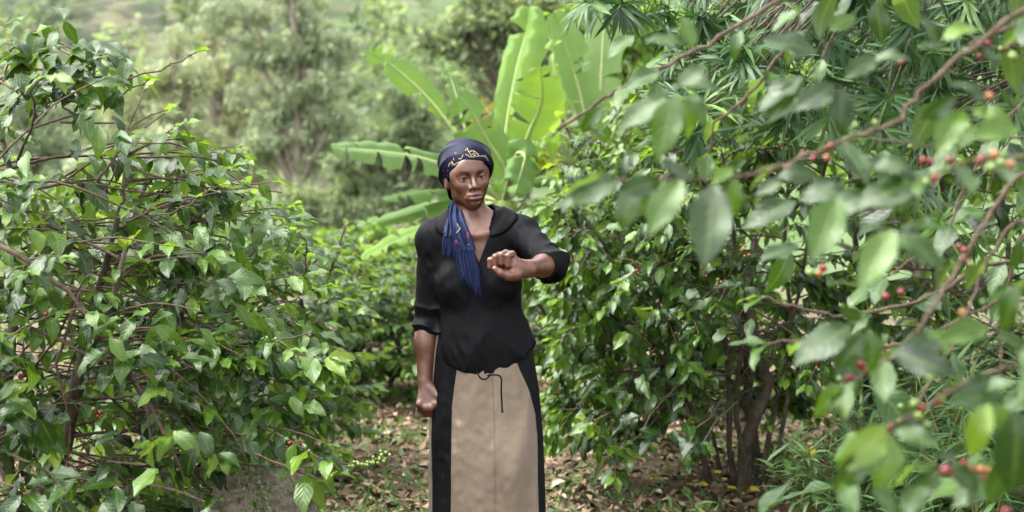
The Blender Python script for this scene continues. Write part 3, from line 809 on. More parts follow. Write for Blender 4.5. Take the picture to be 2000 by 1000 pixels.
# --- out of focus bush hanging in from beside the lens
def near_bush():
    b = Bush("coffee_bush", "nearest coffee bush, soft blurred leaves and ripe red cherries hanging over the weeds", "coffee bushes along the path", (1.55, 2.75, 0), 71)
    g = b.rng
    P = stem_curve(g, (1.55, 2.75, -.04), (-.15, .0), 2.5, 12); b.stem(P, .03, .012)
    P2 = stem_curve(g, (1.62, 2.9, -.04), (-.05, -.3), 2.3, 12); b.stem(P2, .028, .012)
    def br(pix, r0=.008, r1=.0035, root=None, mat='twig'):
        Q = [at(x, y, d) for x, y, d in pix]
        if root is not None: Q = [Vector(root)] + Q
        Q = np.array(Q); t = np.linspace(0, len(Q) - 1, len(Q) * 5)
        Q = np.stack([np.interp(t, np.arange(len(Q)), Q[:, j]) for j in range(3)], -1)
        for _ in range(3): Q[1:-1] = (Q[:-2] + 2 * Q[1:-1] + Q[2:]) / 4
        Q[1:-1] += g.normal(0, .0025, (len(Q) - 2, 3))
        r0, r1 = r0 * .66, r1 * .75
        mb = MB(); mb.tube(Q - b.base, np.linspace(r0, r1, len(Q)), 7); mb.build("branch", M[mat], b.root)
        b.twig_leaves(Q, start=.25, gap=.085, keep=.25, size=(.085, .12), tint=(.0, .3), droop=.8, young=.4)
        b.berries(Q, .35, .9, 3, ['red', 'red', 'red', 'green', 'orange'], .0066)
        return Q
    br([(2000, 20, 2.5), (1880, 105, 2.5), (1790, 185, 2.5), (1750, 245, 2.5), (1690, 258, 2.5), (1600, 295, 2.45), (1500, 335, 2.4), (1440, 345, 2.35), (1330, 352, 2.3), (1180, 350, 2.3)], .008, .003, P[10])
    br([(2000, 315, 2.6), (1940, 410, 2.6), (1860, 545, 2.55), (1810, 620, 2.5), (1750, 690, 2.45), (1690, 735, 2.4), (1650, 748, 2.4)], .008, .003, P[6])
    br([(1990, 300, 2.3), (1900, 312, 2.2), (1830, 340, 2.15), (1800, 350, 2.15)], .006, .003, P[7], 'twig_green')
    br([(1700, -30, 3.1), (1600, -10, 3.1), (1516, 2, 3.1), (1400, 75, 3.1), (1300, 135, 3.1), (1216, 170, 3.1), (1150, 215, 3.15), (1090, 255, 3.2)], .009, .005, P[11])
    br([(1592, 0, 3.4), (1516, 116, 3.4), (1460, 188, 3.4), (1396, 236, 3.4), (1385, 300, 3.4)], .007, .004, P[11])
    br([(1645, 0, 3.3), (1630, 60, 3.3), (1605, 115, 3.3)], .006, .003, P[11])
    br([(2000, 480, 3.3), (1800, 590, 3.3), (1640, 620, 3.3), (1550, 600, 3.3), (1490, 580, 3.3)], .009, .004, P2[5])
    br([(2000, 560, 3.0), (1850, 640, 3.0), (1700, 690, 3.0), (1590, 660, 3.0), (1500, 672, 3.0)], .006, .003, P2[5])
    br([(2000, 400, 2.8), (1920, 520, 2.8), (1880, 640, 2.8), (1800, 780, 2.75), (1740, 860, 2.7)], .006, .003, P[5])
    br([(2000, 700, 2.2), (1900, 740, 2.2), (1800, 800, 2.2), (1740, 830, 2.2), (1700, 850, 2.2)], .006, .003, P[4])
    br([(1990, 950, 2.1), (1930, 925, 2.1), (1870, 915, 2.1), (1810, 905, 2.1)], .005, .003, P[3])
    br([(1870, 90, 2.7), (1930, 95, 2.7), (2000, 85, 2.7)], .005, .004, P[9])
    br([(2000, 270, 2.9), (1900, 275, 2.9), (1800, 285, 2.9), (1700, 270, 2.9)], .005, .003, P2[8])
    br([(2000, 420, 3.1), (1960, 600, 3.1), (1950, 780, 3.1)], .007, .004, P2[7])
    br([(2000, 180, 3.2), (1900, 330, 3.2), (1850, 460, 3.2), (1700, 560, 3.2)], .006, .003, P2[9])
    # the leaves that can be told apart: base, tip, distance, tint
    LV = [((1375, 128), (1318, 172), 2.3, .3), ((1310, 172), (1420, 150), 2.3, .08), ((1325, 185), (1275, 320), 2.25, .45), ((1330, 190), (1365, 290), 2.25, .4), ((1300, 190), (1195, 250), 2.3, .35), ((1340, 185), (1390, 240), 2.35, .3),
          ((1345, 85), (1262, 62), 2.4, .25), ((1355, 95), (1330, 20), 2.4, .4), ((1490, 78), (1610, 98), 2.5, .2), ((1570, 150), (1470, 215), 2.5, .15), ((1565, 160), (1490, 240), 2.5, .1), ((1640, 170), (1650, 275), 2.2, .05), ((1630, 165), (1552, 210), 2.25, .1),
          ((1700, 120), (1790, 95), 2.4, .15), ((1710, 110), (1650, 150), 2.4, .2), ((1830, 85), (1800, 20), 2.2, .2), ((1840, 75), (1930, 30), 2.2, .72), ((1850, 90), (1790, 85), 2.2, .15), ((1715, 0), (1720, 95), 2.6, .1),
          ((1855, 160), (1955, 195), 2.2, .12), ((1870, 190), (1790, 235), 2.2, .1), ((1880, 215), (1830, 300), 2.2, .7), ((1900, 215), (1990, 235), 2.2, .6), ((1905, 245), (1870, 290), 2.15, .6), ((1990, 250), (1890, 260), 2.1, .65),
          ((1790, 345), (1690, 300), 2.15, .1), ((1800, 350), (1670, 390), 2.15, .15), ((1705, 330), (1790, 310), 2.1, .12), ((1690, 375), (1600, 420), 2.2, .2), ((1640, 385), (1580, 515), 2.1, .5), ((1655, 375), (1560, 370), 2.25, .1),
          ((1750, 450), (1668, 570), 2.05, .55), ((1745, 455), (1860, 520), 2.05, .35), ((1760, 445), (1850, 425), 2.15, .25), ((1735, 450), (1690, 430), 2.2, .3),
          ((1290, 350), (1205, 380), 2.2, .15), ((1330, 350), (1260, 460), 2.1, .5), ((1400, 360), (1370, 530), 2.05, .2), ((1390, 355), (1440, 320), 2.2, .7), ((1350, 350), (1290, 300), 2.2, .1), ((1440, 350), (1420, 440), 2.15, .45), ((1300, 355), (1230, 420), 2.25, .4), ((1210, 350), (1085, 395), 2.3, .08), ((1215, 348), (1225, 300), 2.3, .05), ((1245, 345), (1200, 465), 2.2, .3),
          ((1520, 345), (1610, 330), 2.3, .15), ((1530, 350), (1470, 380), 2.3, .1), ((1555, 395), (1440, 440), 2.5, .12), ((1560, 480), (1480, 500), 2.7, .15), ((1560, 390), (1660, 350), 2.4, .1),
          ((1660, 635), (1545, 700), 2.3, .08), ((1690, 650), (1625, 735), 2.25, .15), ((1695, 640), (1720, 740), 2.25, .4), ((1740, 690), (1880, 725), 2.05, .05), ((1755, 680), (1870, 660), 2.05, .1), ((1640, 600), (1690, 630), 2.4, .2), ((1640, 750), (1590, 815), 2.4, .7), ((1930, 640), (1830, 660), 2.3, .5), ((1950, 650), (2010, 690), 2.2, .3),
          ((1935, 790), (1880, 900), 1.9, .72), ((1945, 790), (1990, 880), 1.9, .6), ((1960, 770), (1860, 780), 2.0, .2), ((1980, 800), (1990, 990), 1.85, .1), ((1975, 880), (1930, 1000), 1.9, .3), ((1900, 770), (1990, 740), 2.0, .3), ((1800, 800), (1735, 850), 2.2, .3), ((1790, 805), (1770, 890), 2.2, .2), ((1730, 830), (1640, 930), 2.0, .75), ((1740, 850), (1725, 970), 2.0, .6), ((1700, 880), (1620, 970), 2.0, .3), ((1750, 840), (1840, 870), 2.1, .3),
          ((1830, 915), (1790, 980), 2.1, .25), ((1880, 920), (1840, 880), 2.1, .2), ((1850, 910), (1930, 960), 2.0, .2), ((1640, 940), (1680, 1000), 2.0, .3), ((1700, 960), (1780, 1000), 1.9, .3), ((1800, 950), (1760, 1010), 2.0, .15), ((1990, 560), (1940, 660), 2.1, .3), ((1995, 470), (1975, 540), 2.2, .2), ((1930, 730), (1880, 790), 2.2, .15),
          ((1450, 60), (1420, 120), 2.9, .3), ((1560, 20), (1500, 60), 3.0, .4), ((1620, 60), (1680, 20), 2.9, .4), ((1290, 140), (1210, 170), 3.0, .3), ((1280, 160), (1290, 230), 3.0, .25), ((1180, 210), (1120, 260), 3.1, .3), ((1240, 70), (1180, 110), 3.2, .5), ((1480, 10), (1440, -30), 2.6, .5), ((1540, 5), (1580, 40), 2.6, .6)]
    for (a, c, d, ti) in LV:
        A = np.array(at(a[0], a[1], d)); C = np.array(at(c[0], c[1], d - g.uniform(-.01, .06)))
        L = np.linalg.norm(C - A)
        nrm = np.array([g.normal(0, .25), -1.0 + g.normal(0, .2), .75 + g.normal(0, .3)])
        b.leaf(A, C - A, nrm, L * .94, max(0, ti * .95 - .02))
    # fill of the same bush further in and out of the frame
    for k in range(105):
        if k < 25: x, y, d = g.uniform(1480, 2050), g.uniform(-40, 1000), g.uniform(2.7, 3.6)
        else: x, y, d = g.uniform(1950, 2500), g.uniform(-100, 1100), g.uniform(2.0, 3.4)
        A = np.array(at(x, y, d)); az = g.uniform(0, 6.28)
        b.leaf(A, [math.cos(az), math.sin(az) * .6, g.uniform(-1.1, .2)], [g.normal(0, .35), -.5 + g.normal(0, .3), 1], g.uniform(.10, .15), float(np.clip(g.normal(.2, .16), 0, .8)))
    for (x, y, d, r, k) in [(1917, 312, 2.05, .0085, 'red'), (1943, 303, 2.05, .0085, 'orange'), (1936, 327, 2.04, .0085, 'green'), (1955, 318, 2.04, .0085, 'green'), (1973, 322, 2.05, .008, 'orange'), (1960, 302, 2.06, .008, 'green'),
                            (1855, 313, 2.3, .008, 'red'), (1803, 313, 2.3, .0075, 'red'), (1818, 316, 2.3, .0075, 'red'), (1682, 713, 2.3, .009, 'red'), (1660, 738, 2.28, .009, 'red'), (1694, 722, 2.32, .008, 'orange'),
                            (1848, 919, 2.0, .0095, 'red'), (1878, 922, 2.02, .009, 'red'), (1730, 579, 2.5, .0085, 'red'), (1760, 570, 2.5, .008, 'red'), (1608, 524, 2.6, .0085, 'red'), (1600, 535, 2.6, .008, 'orange'), (1582, 533, 2.6, .008, 'green'),
                            (1760, 122, 2.5, .008, 'red'), (1682, 143, 2.5, .008, 'red'), (1978, 110, 2.3, .0085, 'green'), (1932, 188, 2.2, .008, 'orange'), (1920, 590, 2.2, .006, 'green'), (1880, 610, 2.2, .007, 'orange'), (1670, 246, 2.4, .007, 'green'), (1710, 240, 2.4, .007, 'green'),
                            (1800, 700, 2.4, .007, 'green'), (1812, 830, 2.2, .009, 'green'), (1965, 1000, 2.0, .009, 'red'), (1640, 740, 2.4, .006, 'green'), (1730, 660, 2.4, .006, 'green')]:
        b.BP.append((np.array(at(x, y, d)), r * .88, k))
    b.finish(290, 90, lambda P: P[:, 1] > 1.3)
near_bush()
# ================================================================== banana plants
def banana_leaf(root, base, pts, f0=.25, width=.15, normal=(0, -.5, 1), tint=.5, fold=(.25, .25), tears=6, seed=0, edge=0.0, trunc=False, label=None):
    g = np.random.default_rng(seed)
    n = 34
    P = smooth_line(pts, n)
    T = unit(np.gradient(P, axis=0)); N = np.array(normal, float)
    S = unit(np.cross(T, N)); U = np.cross(S, T)
    i0 = int(f0 * (n - 1)); m = n - i0
    v = np.linspace(0, 1, m)
    w = width * np.clip(np.sin(np.pi * np.clip(v * .93 + .05, 0, 1)) ** .5, .05, 1)
    if trunc: w = width * np.clip(v * 5, .1, 1) ** .5 * (1 - .15 * v)
    Vs, Fs, Ls, Ts = [], [], [], []; base_i = 0
    na = 5
    for sg, fo in ((-1, fold[0]), (1, fold[1])):
        cuts = sorted(g.choice(np.arange(3, m - 2), size=min(tears, m - 6), replace=False))
        runs = [0] + list(cuts) + [m - 1]
        for a, c in zip(runs[:-1], runs[1:]):
            drop = g.normal(0, .24); shrink = g.uniform(.85, 1.05)
            idx = np.arange(a, c + 1)
            u = np.linspace(0, 1, na)
            loc = np.linspace(0, 1, len(idx))
            for q, ii in enumerate(idx):
                k = i0 + ii
                pull = 0
                if a > 0 and q == 0: pull = g.uniform(.015, .05)
                if c < m - 1 and q == len(idx) - 1: pull = -g.uniform(.015, .05)
                ang = fo + drop
                for uu in u:
                    bend = ang - .55 * uu * uu
                    ww = w[ii] * shrink * (1 + .05 * math.sin(ii * 2.1))
                    p = P[k] + S[k] * sg * ww * uu * math.cos(bend) + U[k] * (ww * uu * math.sin(bend) + .006 * math.sin(ii * 1.7 + uu * 2) * uu) + T[k] * (pull * uu + .12 * ww * uu)
                    Vs.append(p); Ls.append((sg * uu, v[ii], 0))
                    tt = tint + .05 * math.sin(ii) + (edge if uu > .7 else 0)
                    Ts.append(np.clip(tt, 0, 1))
            for q in range(len(idx) - 1):
                for j in range(na - 1):
                    A = base_i + q * na + j
                    f = (A, A + 1, A + na + 1, A + na)
                    Fs.append(f if sg < 0 else f[::-1])
            base_i += len(idx) * na
    V = np.array(Vs) - base
    o = obj("leaf", V, np.array(Fs), M['banana'], root, attrs={"luv": np.array(Ls), "tint": np.array(Ts)})
    if label: o["label"] = label
    mb = MB(); mb.tube(P - base - U * .004, np.concatenate([np.linspace(.022, .014, i0 + 1)[:-1], np.linspace(.014, .003, m)]) * (width / .15) ** .5, 7)
    mb.build("midrib", M['midrib'], o)
    return o

def sheath_stem(root, base, top, r0, r1, name="pseudostem"):
    mb = MB(); n = 14
    P = smooth_line([base, (np.array(base) + top) / 2 + [.02, 0, 0], top], n) - np.array(root.location)
    mb.tube(P, np.linspace(r0, r1, n) * (1 + .04 * np.sin(np.arange(n) * 1.3)), 12)
    return mb.build(name, M['stem'], root)

def bananas():
    D = 9.0
    bx, by = at(1000, 800, D).x, D
    base = np.array([bx, by, gz(bx, by) - .03])
    r = tag(empty("banana_plant", base), "banana plant with spreading torn leaves just behind the walker's head", "banana plant", "banana plants")
    top = np.array(at(985, 395, D))
    sheath_stem(r, base, top, .10, .065)
    A = lambda L, d0=D, d1=D: [top] + [np.array(at(x, y, d0 + (d1 - d0) * i / max(len(L) - 1, 1))) for i, (x, y) in enumerate(L)]
    bl = lambda *a, **k: banana_leaf(r, base, *a, **k)
    bl(A([(920, 345), (830, 310), (740, 295), (648, 287)], 8.9, 8.5), .22, .150, (.05, -.62, 1), .36, (.05, .25), 4, 1, label="long pale blade reaching out level over the valley")
    bl(A([(935, 320), (880, 245), (835, 190), (770, 130), (718, 98)], 9.0, 9.1), .48, .10, (-.5, -.9, .45), .66, (.4, .4), 3, 2)
    bl(A([(985, 320), (990, 240), (1010, 130), (1028, 60), (1034, 14)], 9.0, 9.2), .20, .155, (-.6, -.9, .1), .62, (.45, .25), 2, 3, label="upright blade standing tallest above the plant")
    bl(A([(940, 320), (905, 240), (885, 165), (865, 118)], 9.2, 9.5), .55, .06, (.3, -1, .3), .35, (.4, .3), 4, 4)
    bl(A([(985, 330), (950, 270), (920, 215), (895, 185)], 8.9, 8.7), .12, .20, (.35, -1, .45), .50, (.2, .3), 3, 5, edge=.0)
    bl(A([(1000, 330), (985, 270), (955, 220), (935, 198)], 9.1, 9.15), .30, .15, (.7, -1, .3), .97, (.2, .1), 7, 6, label="dried brown torn leaf edge")
    bl(A([(1010, 320), (1035, 255), (1058, 195), (1055, 132)], 8.8, 8.6), .28, .19, (.25, -1, .15), .80, (.1, .15), 2, 8, label="yellowing leaf curling over")
    bl(A([(1000, 330), (1010, 300), (1025, 305), (1015, 345), (1005, 380)], 8.7, 8.45), .30, .12, (.35, -1, .15), .55, (-.1, .0), 1, 9)
    bl(A([(1020, 330), (1045, 295), (1075, 300), (1095, 335)], 9.1, 9.0), .4, .11, (-.1, -1, .5), .97, (.0, -.2), 6, 10)
    bl(A([(940, 370), (870, 370), (810, 376), (750, 388)], 9.0, 8.6), .30, .10, (0, -.5, 1), .5, (.2, .0), 4, 11)
    bl(A([(940, 385), (880, 388), (800, 410), (698, 440)], 9.1, 8.8), .30, .10, (.1, -.75, 1), .42, (.1, .0), 4, 12)
    bl(A([(945, 400), (890, 432), (800, 460), (706, 505)], 9.2, 9.0), .30, .115, (.1, -.9, 1), .70, (.1, .0), 6, 13)
    bl(A([(1030, 360), (1080, 340), (1130, 350), (1170, 390)], 9.2, 9.2), .3, .11, (0, -.6, 1), .5, (.1, .1), 3, 14)
    D = 11.0
    bx = at(1165, 700, D).x
    base = np.array([bx, D, gz(bx, D) - .03])
    r = tag(empty("banana_plant", base), "taller banana plant with broad pale leaves rising behind the right hand bushes", "banana plant", "banana plants")
    top = np.array(at(1165, 330, D))
    sheath_stem(r, base, top, .12, .08)
    bl(A([(1150, 260), (1130, 170), (1105, 90), (1082, 25)], D, D - .2), .15, .17, (-.35, -1, .25), .30, (.15, .3), 2, 21, label="wide light green blade with a pale midrib")
    bl(A([(1170, 240), (1175, 130), (1180, 40), (1190, -60)], D + .1, D + .3), .12, .20, (.15, -1, .1), .22, (.1, .2), 1, 22, label="near white backlit blade standing upright")
    bl(A([(1150, 250), (1100, 180), (1080, 120), (1092, 60)], D + .3, D + .5), .4, .12, (-.7, -.8, .2), .60, (.4, .4), 2, 23)
    bl(A([(1200, 250), (1260, 160), (1310, 120), (1360, 130)], D, D), .3, .16, (.0, -.8, 1), .4, (.1, .2), 3, 24)
    bl(A([(1140, 290), (1090, 260), (1060, 280), (1040, 330)], D, D - .2), .3, .13, (0, -.9, .8), .45, (.0, -.1), 4, 25)
bananas()

# ================================================================== trees
def tree(name, label, cat, base, H, clumps, nleaf, lsize, mat, bark, trunk_r, tint=(0, 1), seed=0, group=None, tmpl=None, droop=.4):
    """clumps: list of (x, y, z, rx, ry, rz) in metres relative to the base."""
    g = np.random.default_rng(seed)
    base = np.array(base, float)
    r = tag(empty(name, base), label, cat, group)
    n = 12
    ctop = max(c[2] for c in clumps)
    T = smooth_line([np.zeros(3), [g.normal(0, .05) * H * .3, 0, ctop * .5], [g.normal(0, .04) * H, g.normal(0, .04) * H, ctop]], n)
    mb = MB(); mb.tube(T, np.linspace(trunk_r, trunk_r * .18, n), 8); mb.build("trunk", M[bark], r)
    for c in clumps:
        c = np.array(c, float)
        k = int(np.clip(c[2] / ctop * .72 * (n - 1), 1, n - 2))
        Q = smooth_line([T[k], (T[k] + c[:3]) / 2 + g.normal(0, .12, 3) + [0, 0, .1], c[:3] + [0, 0, c[5] * .4]], 7)
        mb = MB(); mb.tube(Q, np.linspace(trunk_r * .38, trunk_r * .07, 7), 6)
        for _ in range(4):
            e = c[:3] + unit(g.normal(0, 1, 3)) * c[3:6] * .8
            mb.tube(smooth_line([Q[4], (Q[4] + e) / 2 + g.normal(0, .08, 3), e], 5), np.linspace(trunk_r * .13, trunk_r * .03, 5), 5)
        mb.build("limb", M[bark], r)
    C = np.array(clumps, float)
    vol = C[:, 3] * C[:, 4] * C[:, 5]; vol = vol ** .75
    pick = g.choice(len(C), nleaf, p=vol / vol.sum())
    d = unit(g.normal(0, 1, (nleaf, 3)))
    rad = g.random(nleaf) ** .45
    # small sub-clumps so the crown has gaps and edges
    nsub = 46
    sub = unit(g.normal(0, 1, (len(C), nsub, 3))) * (g.random((len(C), nsub, 1)) ** .36)
    q = sub[pick, g.integers(0, nsub, nleaf)]
    off = q * .95 + d * rad[:, None] * np.where(g.random(nleaf) < .15, .45, .24)[:, None]
    pos = C[pick, :3] + off * C[pick, 3:6]
    dr = d * .6 + np.array([0, 0, -1.0]) * droop + g.normal(0, .7, (nleaf, 3))
    nn = np.array([0, -.25, .8]) + g.normal(0, .7, (nleaf, 3))
    tt = np.clip(g.uniform(tint[0], tint[1], nleaf) * .6 + (tint[0] + (tint[1] - tint[0]) * g.random((len(C), nsub))[pick, g.integers(0, nsub, nleaf)]) * .4, 0, 1)
    o = joined_leaves("crown", tmpl or DIAMOND, pos, frames(dr, nn), g.uniform(.7, 1.3, nleaf) * lsize, tt, M[mat], r, (0, 0, 0))
    return r

def px_tree(name, label, cat, cx, D, blobs, nleaf, lsize, mat, bark, tr, tint=(0, 1), seed=0, group=None, depth=.8, ragged=True, **k):
    """blobs: (px, py, half width px, half height px) around the trunk column cx, at distance D."""
    x = at(cx, 400, D).x
    base = np.array([x, D, gz(x, D) - .1])
    g = np.random.default_rng(seed + 100)
    cl = []
    if ragged:
        blobs = [(bx + g.normal(0, .55) * hw, by + g.normal(0, .5) * hh, hw * g.uniform(.35, .7), hh * g.uniform(.35, .7)) for (bx, by, hw, hh) in blobs for _ in range(3)]
    for (bx, by, hw, hh) in blobs:
        c = np.array(at(bx, by, D)) - base
        rx, rz = hw / FPX * D, hh / FPX * D
        ry = min(rx, rz) * depth + .3 * rx * depth
        cl.append((c[0], g.normal(0, .35) * rx, c[2], rx, ry, rz))
        cl.append((c[0] * .6 + g.normal(0, .2) * rx, abs(g.normal(0, .9)) * rx + rx * .5, c[2] + g.normal(0, .2) * rz, rx * .8, ry, rz * .8))
    return tree(name, label, cat, base, 8, cl, nleaf, lsize, mat, bark, tr, tint, seed, group, **k)

TG = "trees beyond the coffee rows"
px_tree("eucalyptus_tree", "tallest grey green eucalyptus with drooping foliage reaching past the top edge", "tree", 575, 86,
        [(590, -60, 80, 90), (540, 10, 60, 70), (560, 40, 80, 80), (640, 50, 60, 70), (530, 130, 70, 70), (620, 140, 80, 70), (670, 110, 40, 60), (500, 220, 70, 60), (590, 230, 90, 60), (670, 210, 50, 60), (540, 310, 80, 50), (630, 310, 80, 50)],
        17000, .42, 'eucalypt', 'bark_pale', .42, (.0, .75), 201, TG, droop=1.5)
px_tree("eucalyptus_tree", "round topped yellowish eucalyptus left of the tallest one", "tree", 345, 95,
        [(345, 95, 45, 60), (310, 150, 50, 60), (385, 180, 60, 70), (270, 220, 60, 60), (330, 250, 70, 60), (400, 280, 70, 60), (260, 320, 70, 60), (340, 350, 90, 50)],
        9500, .42, 'eucalypt', 'bark_pale', .32, (.35, 1), 202, TG, droop=1.1)
px_tree("eucalyptus_tree", "tan tipped slender eucalyptus between the yellowish one and the tallest", "tree", 425, 102,
        [(420, 50, 34, 50), (400, 110, 45, 50), (455, 120, 50, 60), (430, 200, 70, 60), (490, 200, 60, 60), (470, 270, 70, 60), (420, 330, 80, 50), (500, 340, 80, 50)],
        9500, .42, 'eucalypt', 'bark_pale', .32, (.4, 1), 203, TG, droop=1.1)
px_tree("broadleaf_tree", "dark green bushy tree behind the long pale banana leaf", "tree", 790, 58,
        [(800, 200, 60, 50), (750, 240, 60, 60), (840, 260, 60, 60), (780, 320, 80, 60), (720, 330, 60, 60), (850, 350, 70, 60), (760, 400, 90, 50)],
        6500, .32, 'dark_tree', 'bark', .26, (.0, .7), 204, TG)
px_tree("broadleaf_tree", "grey green shrubby tree filling in under the eucalyptus", "tree", 660, 66,
        [(660, 370, 80, 60), (580, 390, 80, 60), (720, 410, 80, 60), (520, 430, 80, 50), (650, 460, 90, 50), (560, 480, 80, 50)],
        7500, .32, 'dark_tree', 'bark', .22, (.3, 1), 205, TG)
px_tree("broadleaf_tree", "light green leafy tree with visible branches above the banana plant", "tree", 1020, 40,
        [(850, 80, 45, 35), (890, 110, 55, 40), (940, 30, 70, 50), (880, 40, 55, 40), (990, 90, 70, 60), (930, 150, 60, 50), (960, 220, 70, 50), (900, 220, 50, 50), (1050, 40, 70, 60), (1080, 140, 70, 60), (1130, 60, 70, 60), (1000, 0, 90, 50), (1060, 230, 60, 60)],
        6500, .31, 'dark_tree', 'bark', .18, (.35, 1), 206, TG)
px_tree("broadleaf_tree", "dense dark tree closing the view behind the pale banana leaves", "tree", 1290, 17,
        [(1240, 40, 90, 80), (1330, 20, 90, 90), (1250, 160, 90, 80), (1350, 160, 90, 80), (1290, 260, 100, 80), (1430, 80, 90, 100), (1420, 240, 90, 90), (1530, 60, 90, 100), (1520, 220, 90, 90)],
        9000, .17, 'light_tree', 'bark', .13, (.1, .9), 207, TG)
px_tree("broadleaf_tree", "bright green tree glowing through the fine leaves at the far right", "tree", 1800, 14,
        [(1700, 60, 110, 100), (1820, 60, 110, 100), (1700, 220, 110, 90), (1820, 230, 110, 100), (1760, 380, 110, 90), (1900, 350, 100, 90), (1920, 150, 100, 100), (1640, 360, 80, 90)],
        9000, .15, 'light_tree', 'bark', .12, (.4, 1), 208, TG)
px_tree("broadleaf_tree", "low olive thicket tree at the foot of the yellowish eucalyptus", "tree", 300, 60,
        [(270, 330, 80, 60), (340, 360, 80, 60), (210, 360, 80, 60), (420, 400, 80, 50), (140, 380, 90, 60), (300, 430, 110, 50)],
        7500, .34, 'eucalypt', 'bark', .22, (.1, .7), 209, TG)
px_tree("broadleaf_tree", "thin grey tree on the slope behind the topmost twigs of the tangled bush", "tree", 60, 108,
        [(40, 200, 60, 50), (100, 230, 60, 50), (0, 260, 70, 60), (150, 260, 60, 50), (60, 310, 90, 60)],
        6000, .45, 'eucalypt', 'bark', .28, (.0, .6), 210, TG)
px_tree("shrub", "pale weedy shrub at the bend, left of the walker's shoulder", "shrub", 700, 17,
        [(640, 480, 60, 40), (700, 500, 60, 40), (760, 470, 60, 50), (720, 550, 70, 40), (800, 530, 50, 50)],
        7000, .12, 'light_tree', 'bark', .04, (.2, 1), 211, TG)
px_tree("shrub", "dim leafy shrub behind the walker, under the lowest banana leaves", "shrub", 850, 15,
        [(830, 450, 70, 50), (900, 430, 60, 60), (870, 540, 70, 60), (960, 480, 60, 60)],
        8000, .12, 'dark_tree', 'bark', .04, (.2, 1), 212, TG)

def hillside_woods():
    g = np.random.default_rng(77)
    P, S = [], []
    for k in range(900):
        y = g.uniform(135, 340); x = g.uniform(-.5, .3) * y
        if fbm(np.array([[x * .03, y * .03, 3.0]]), 3, 4)[0] < -.02 and g.random() < .8: continue
        n = 55; rr = g.uniform(1.2, 4.4)
        d = unit(g.normal(0, 1, (n, 3))) * (g.random((n, 1)) ** .4) * [rr, rr, rr * 1.2]
        P.append(np.array([x, y, gz(x, y) + rr * .9]) + d); S.append(np.full(n, rr * .55) * g.uniform(.7, 1.3, n))
    P = np.vstack(P); S = np.concatenate(S)
    n = len(P)
    o = joined_leaves("hillside_woodland", DIAMOND, P, frames(g.normal(0, 1, (n, 3)), [0, 0, 1.0] + g.normal(0, .6, (n, 3))), S, np.repeat(g.random(n // 55 + 1), 55)[:n], M['dark_tree'])
    tag(o, "hazy scattered trees and bushes covering the far hillsides", kind="stuff")
    return o
hillside_woods()

# --- narrow leaved tree overhanging on the right
def narrow_tree():
    g = np.random.default_rng(91)
    base = np.array([2.75, 6.35, gz(2.75, 6.35) - .05])
    r = tag(empty("narrow_leaved_tree", base), "tree with rosettes of long strap like leaves overhanging the coffee bush", "tree")
    T = smooth_line([base, base + [-.05, .05, 1.4], base + [-.25, -.05, 2.8], base + [-.4, -.1, 4.0]], 14)
    mb = MB(); mb.tube(T - base, np.linspace(.13, .05, 14), 10); mb.build("trunk", M['bark'], r)
    Pp, Dd, Nn, Ss, Tt = [], [], [], [], []
    spots = []
    for k in range(150):
        spots.append((g.uniform(1330, 2000), abs(g.normal(0, 170)) - 30, g.uniform(5.0, 7.4)))
    for (x, y) in [(1150, 5), (1180, 0), (1215, 8), (1200, -20), (1260, 30), (1300, 60), (1330, 100), (1290, 10), (1380, 30), (1560, 210), (1500, 250), (1530, 225), (1440, 190), (1480, 120), (1540, 80), (1600, 60), (1650, 100), (1600, 230), (1640, 190), (1700, 150), (1720, 60), (1420, 160), (1360, 190), (1780, 120), (1810, 260), (1780, 330), (1860, 420), (1900, 470)]:
        spots.append((x, y, g.uniform(5.3, 6.2)))
    for k in range(190):      # extra whorls added to the crown overhead, out of sight, to shade the bushes
        spots.append((g.uniform(1350, 2500), g.uniform(-1000, -60), g.uniform(4.0, 8.2)))
    tips = []
    for (x, y, d) in spots:
        c = np.array(at(x, y, d)); tips.append(c)
        n = int(g.integers(22, 34))
        ax = unit(np.array([g.normal(-.2, .5), -.6 + g.normal(0, .3), g.normal(.1, .5)]))
        th = g.uniform(0, 6.28, n)
        a = unit(np.cross(ax, [0, 0, 1.0])); b = np.cross(ax, a)
        rad = g.uniform(.4, 1.3, n)[:, None]
        dd = ax * .6 + rad * (np.cos(th)[:, None] * a + np.sin(th)[:, None] * b) + np.array([0, 0, -.25])
        Pp.append(c + ax * g.uniform(-.04, .03, (n, 1))); Dd.append(dd); Nn.append(np.tile(ax, (n, 1)) + [0, 0, .5]); Ss.append(g.uniform(.10, .19, n)); Tt.append(np.clip(g.normal(.4, .2) + g.normal(0, .1, n), 0, 1))
    joined_leaves("foliage", LINEAR, np.vstack(Pp), frames(np.vstack(Dd), np.vstack(Nn)), np.concatenate(Ss), np.concatenate(Tt), M['narrow'], r, base)
    tips = np.array(tips)
    hubs = [T[7] + [-.6, -.1, .2], T[9] + [-1.1, -.1, 0], T[11] + [-1.6, 0, -.4], T[8] + [-.9, -.5, .1], T[12] + [-2.3, .2, -.6], T[6] + [-.4, -.5, .1]]
    for h, k in zip(hubs, (6, 8, 10, 7, 11, 5)):
        mb = MB(); mb.tube(smooth_line([T[k], (T[k] + h) / 2 + [0, 0, .12], h], 8) - base, np.linspace(.035, .012, 8), 7)
        near = [t for t in tips if np.argmin([np.linalg.norm(t - q) for q in hubs]) == [id(q) for q in hubs].index(id(h))]
        for t in near: mb.tube(smooth_line([h, (h + t) / 2 + g.normal(0, .05, 3) + [0, 0, .06], t], 6) - base, np.linspace(.008, .0025, 6), 4)
        mb.build("limb", M['bark'], r)
narrow_tree()
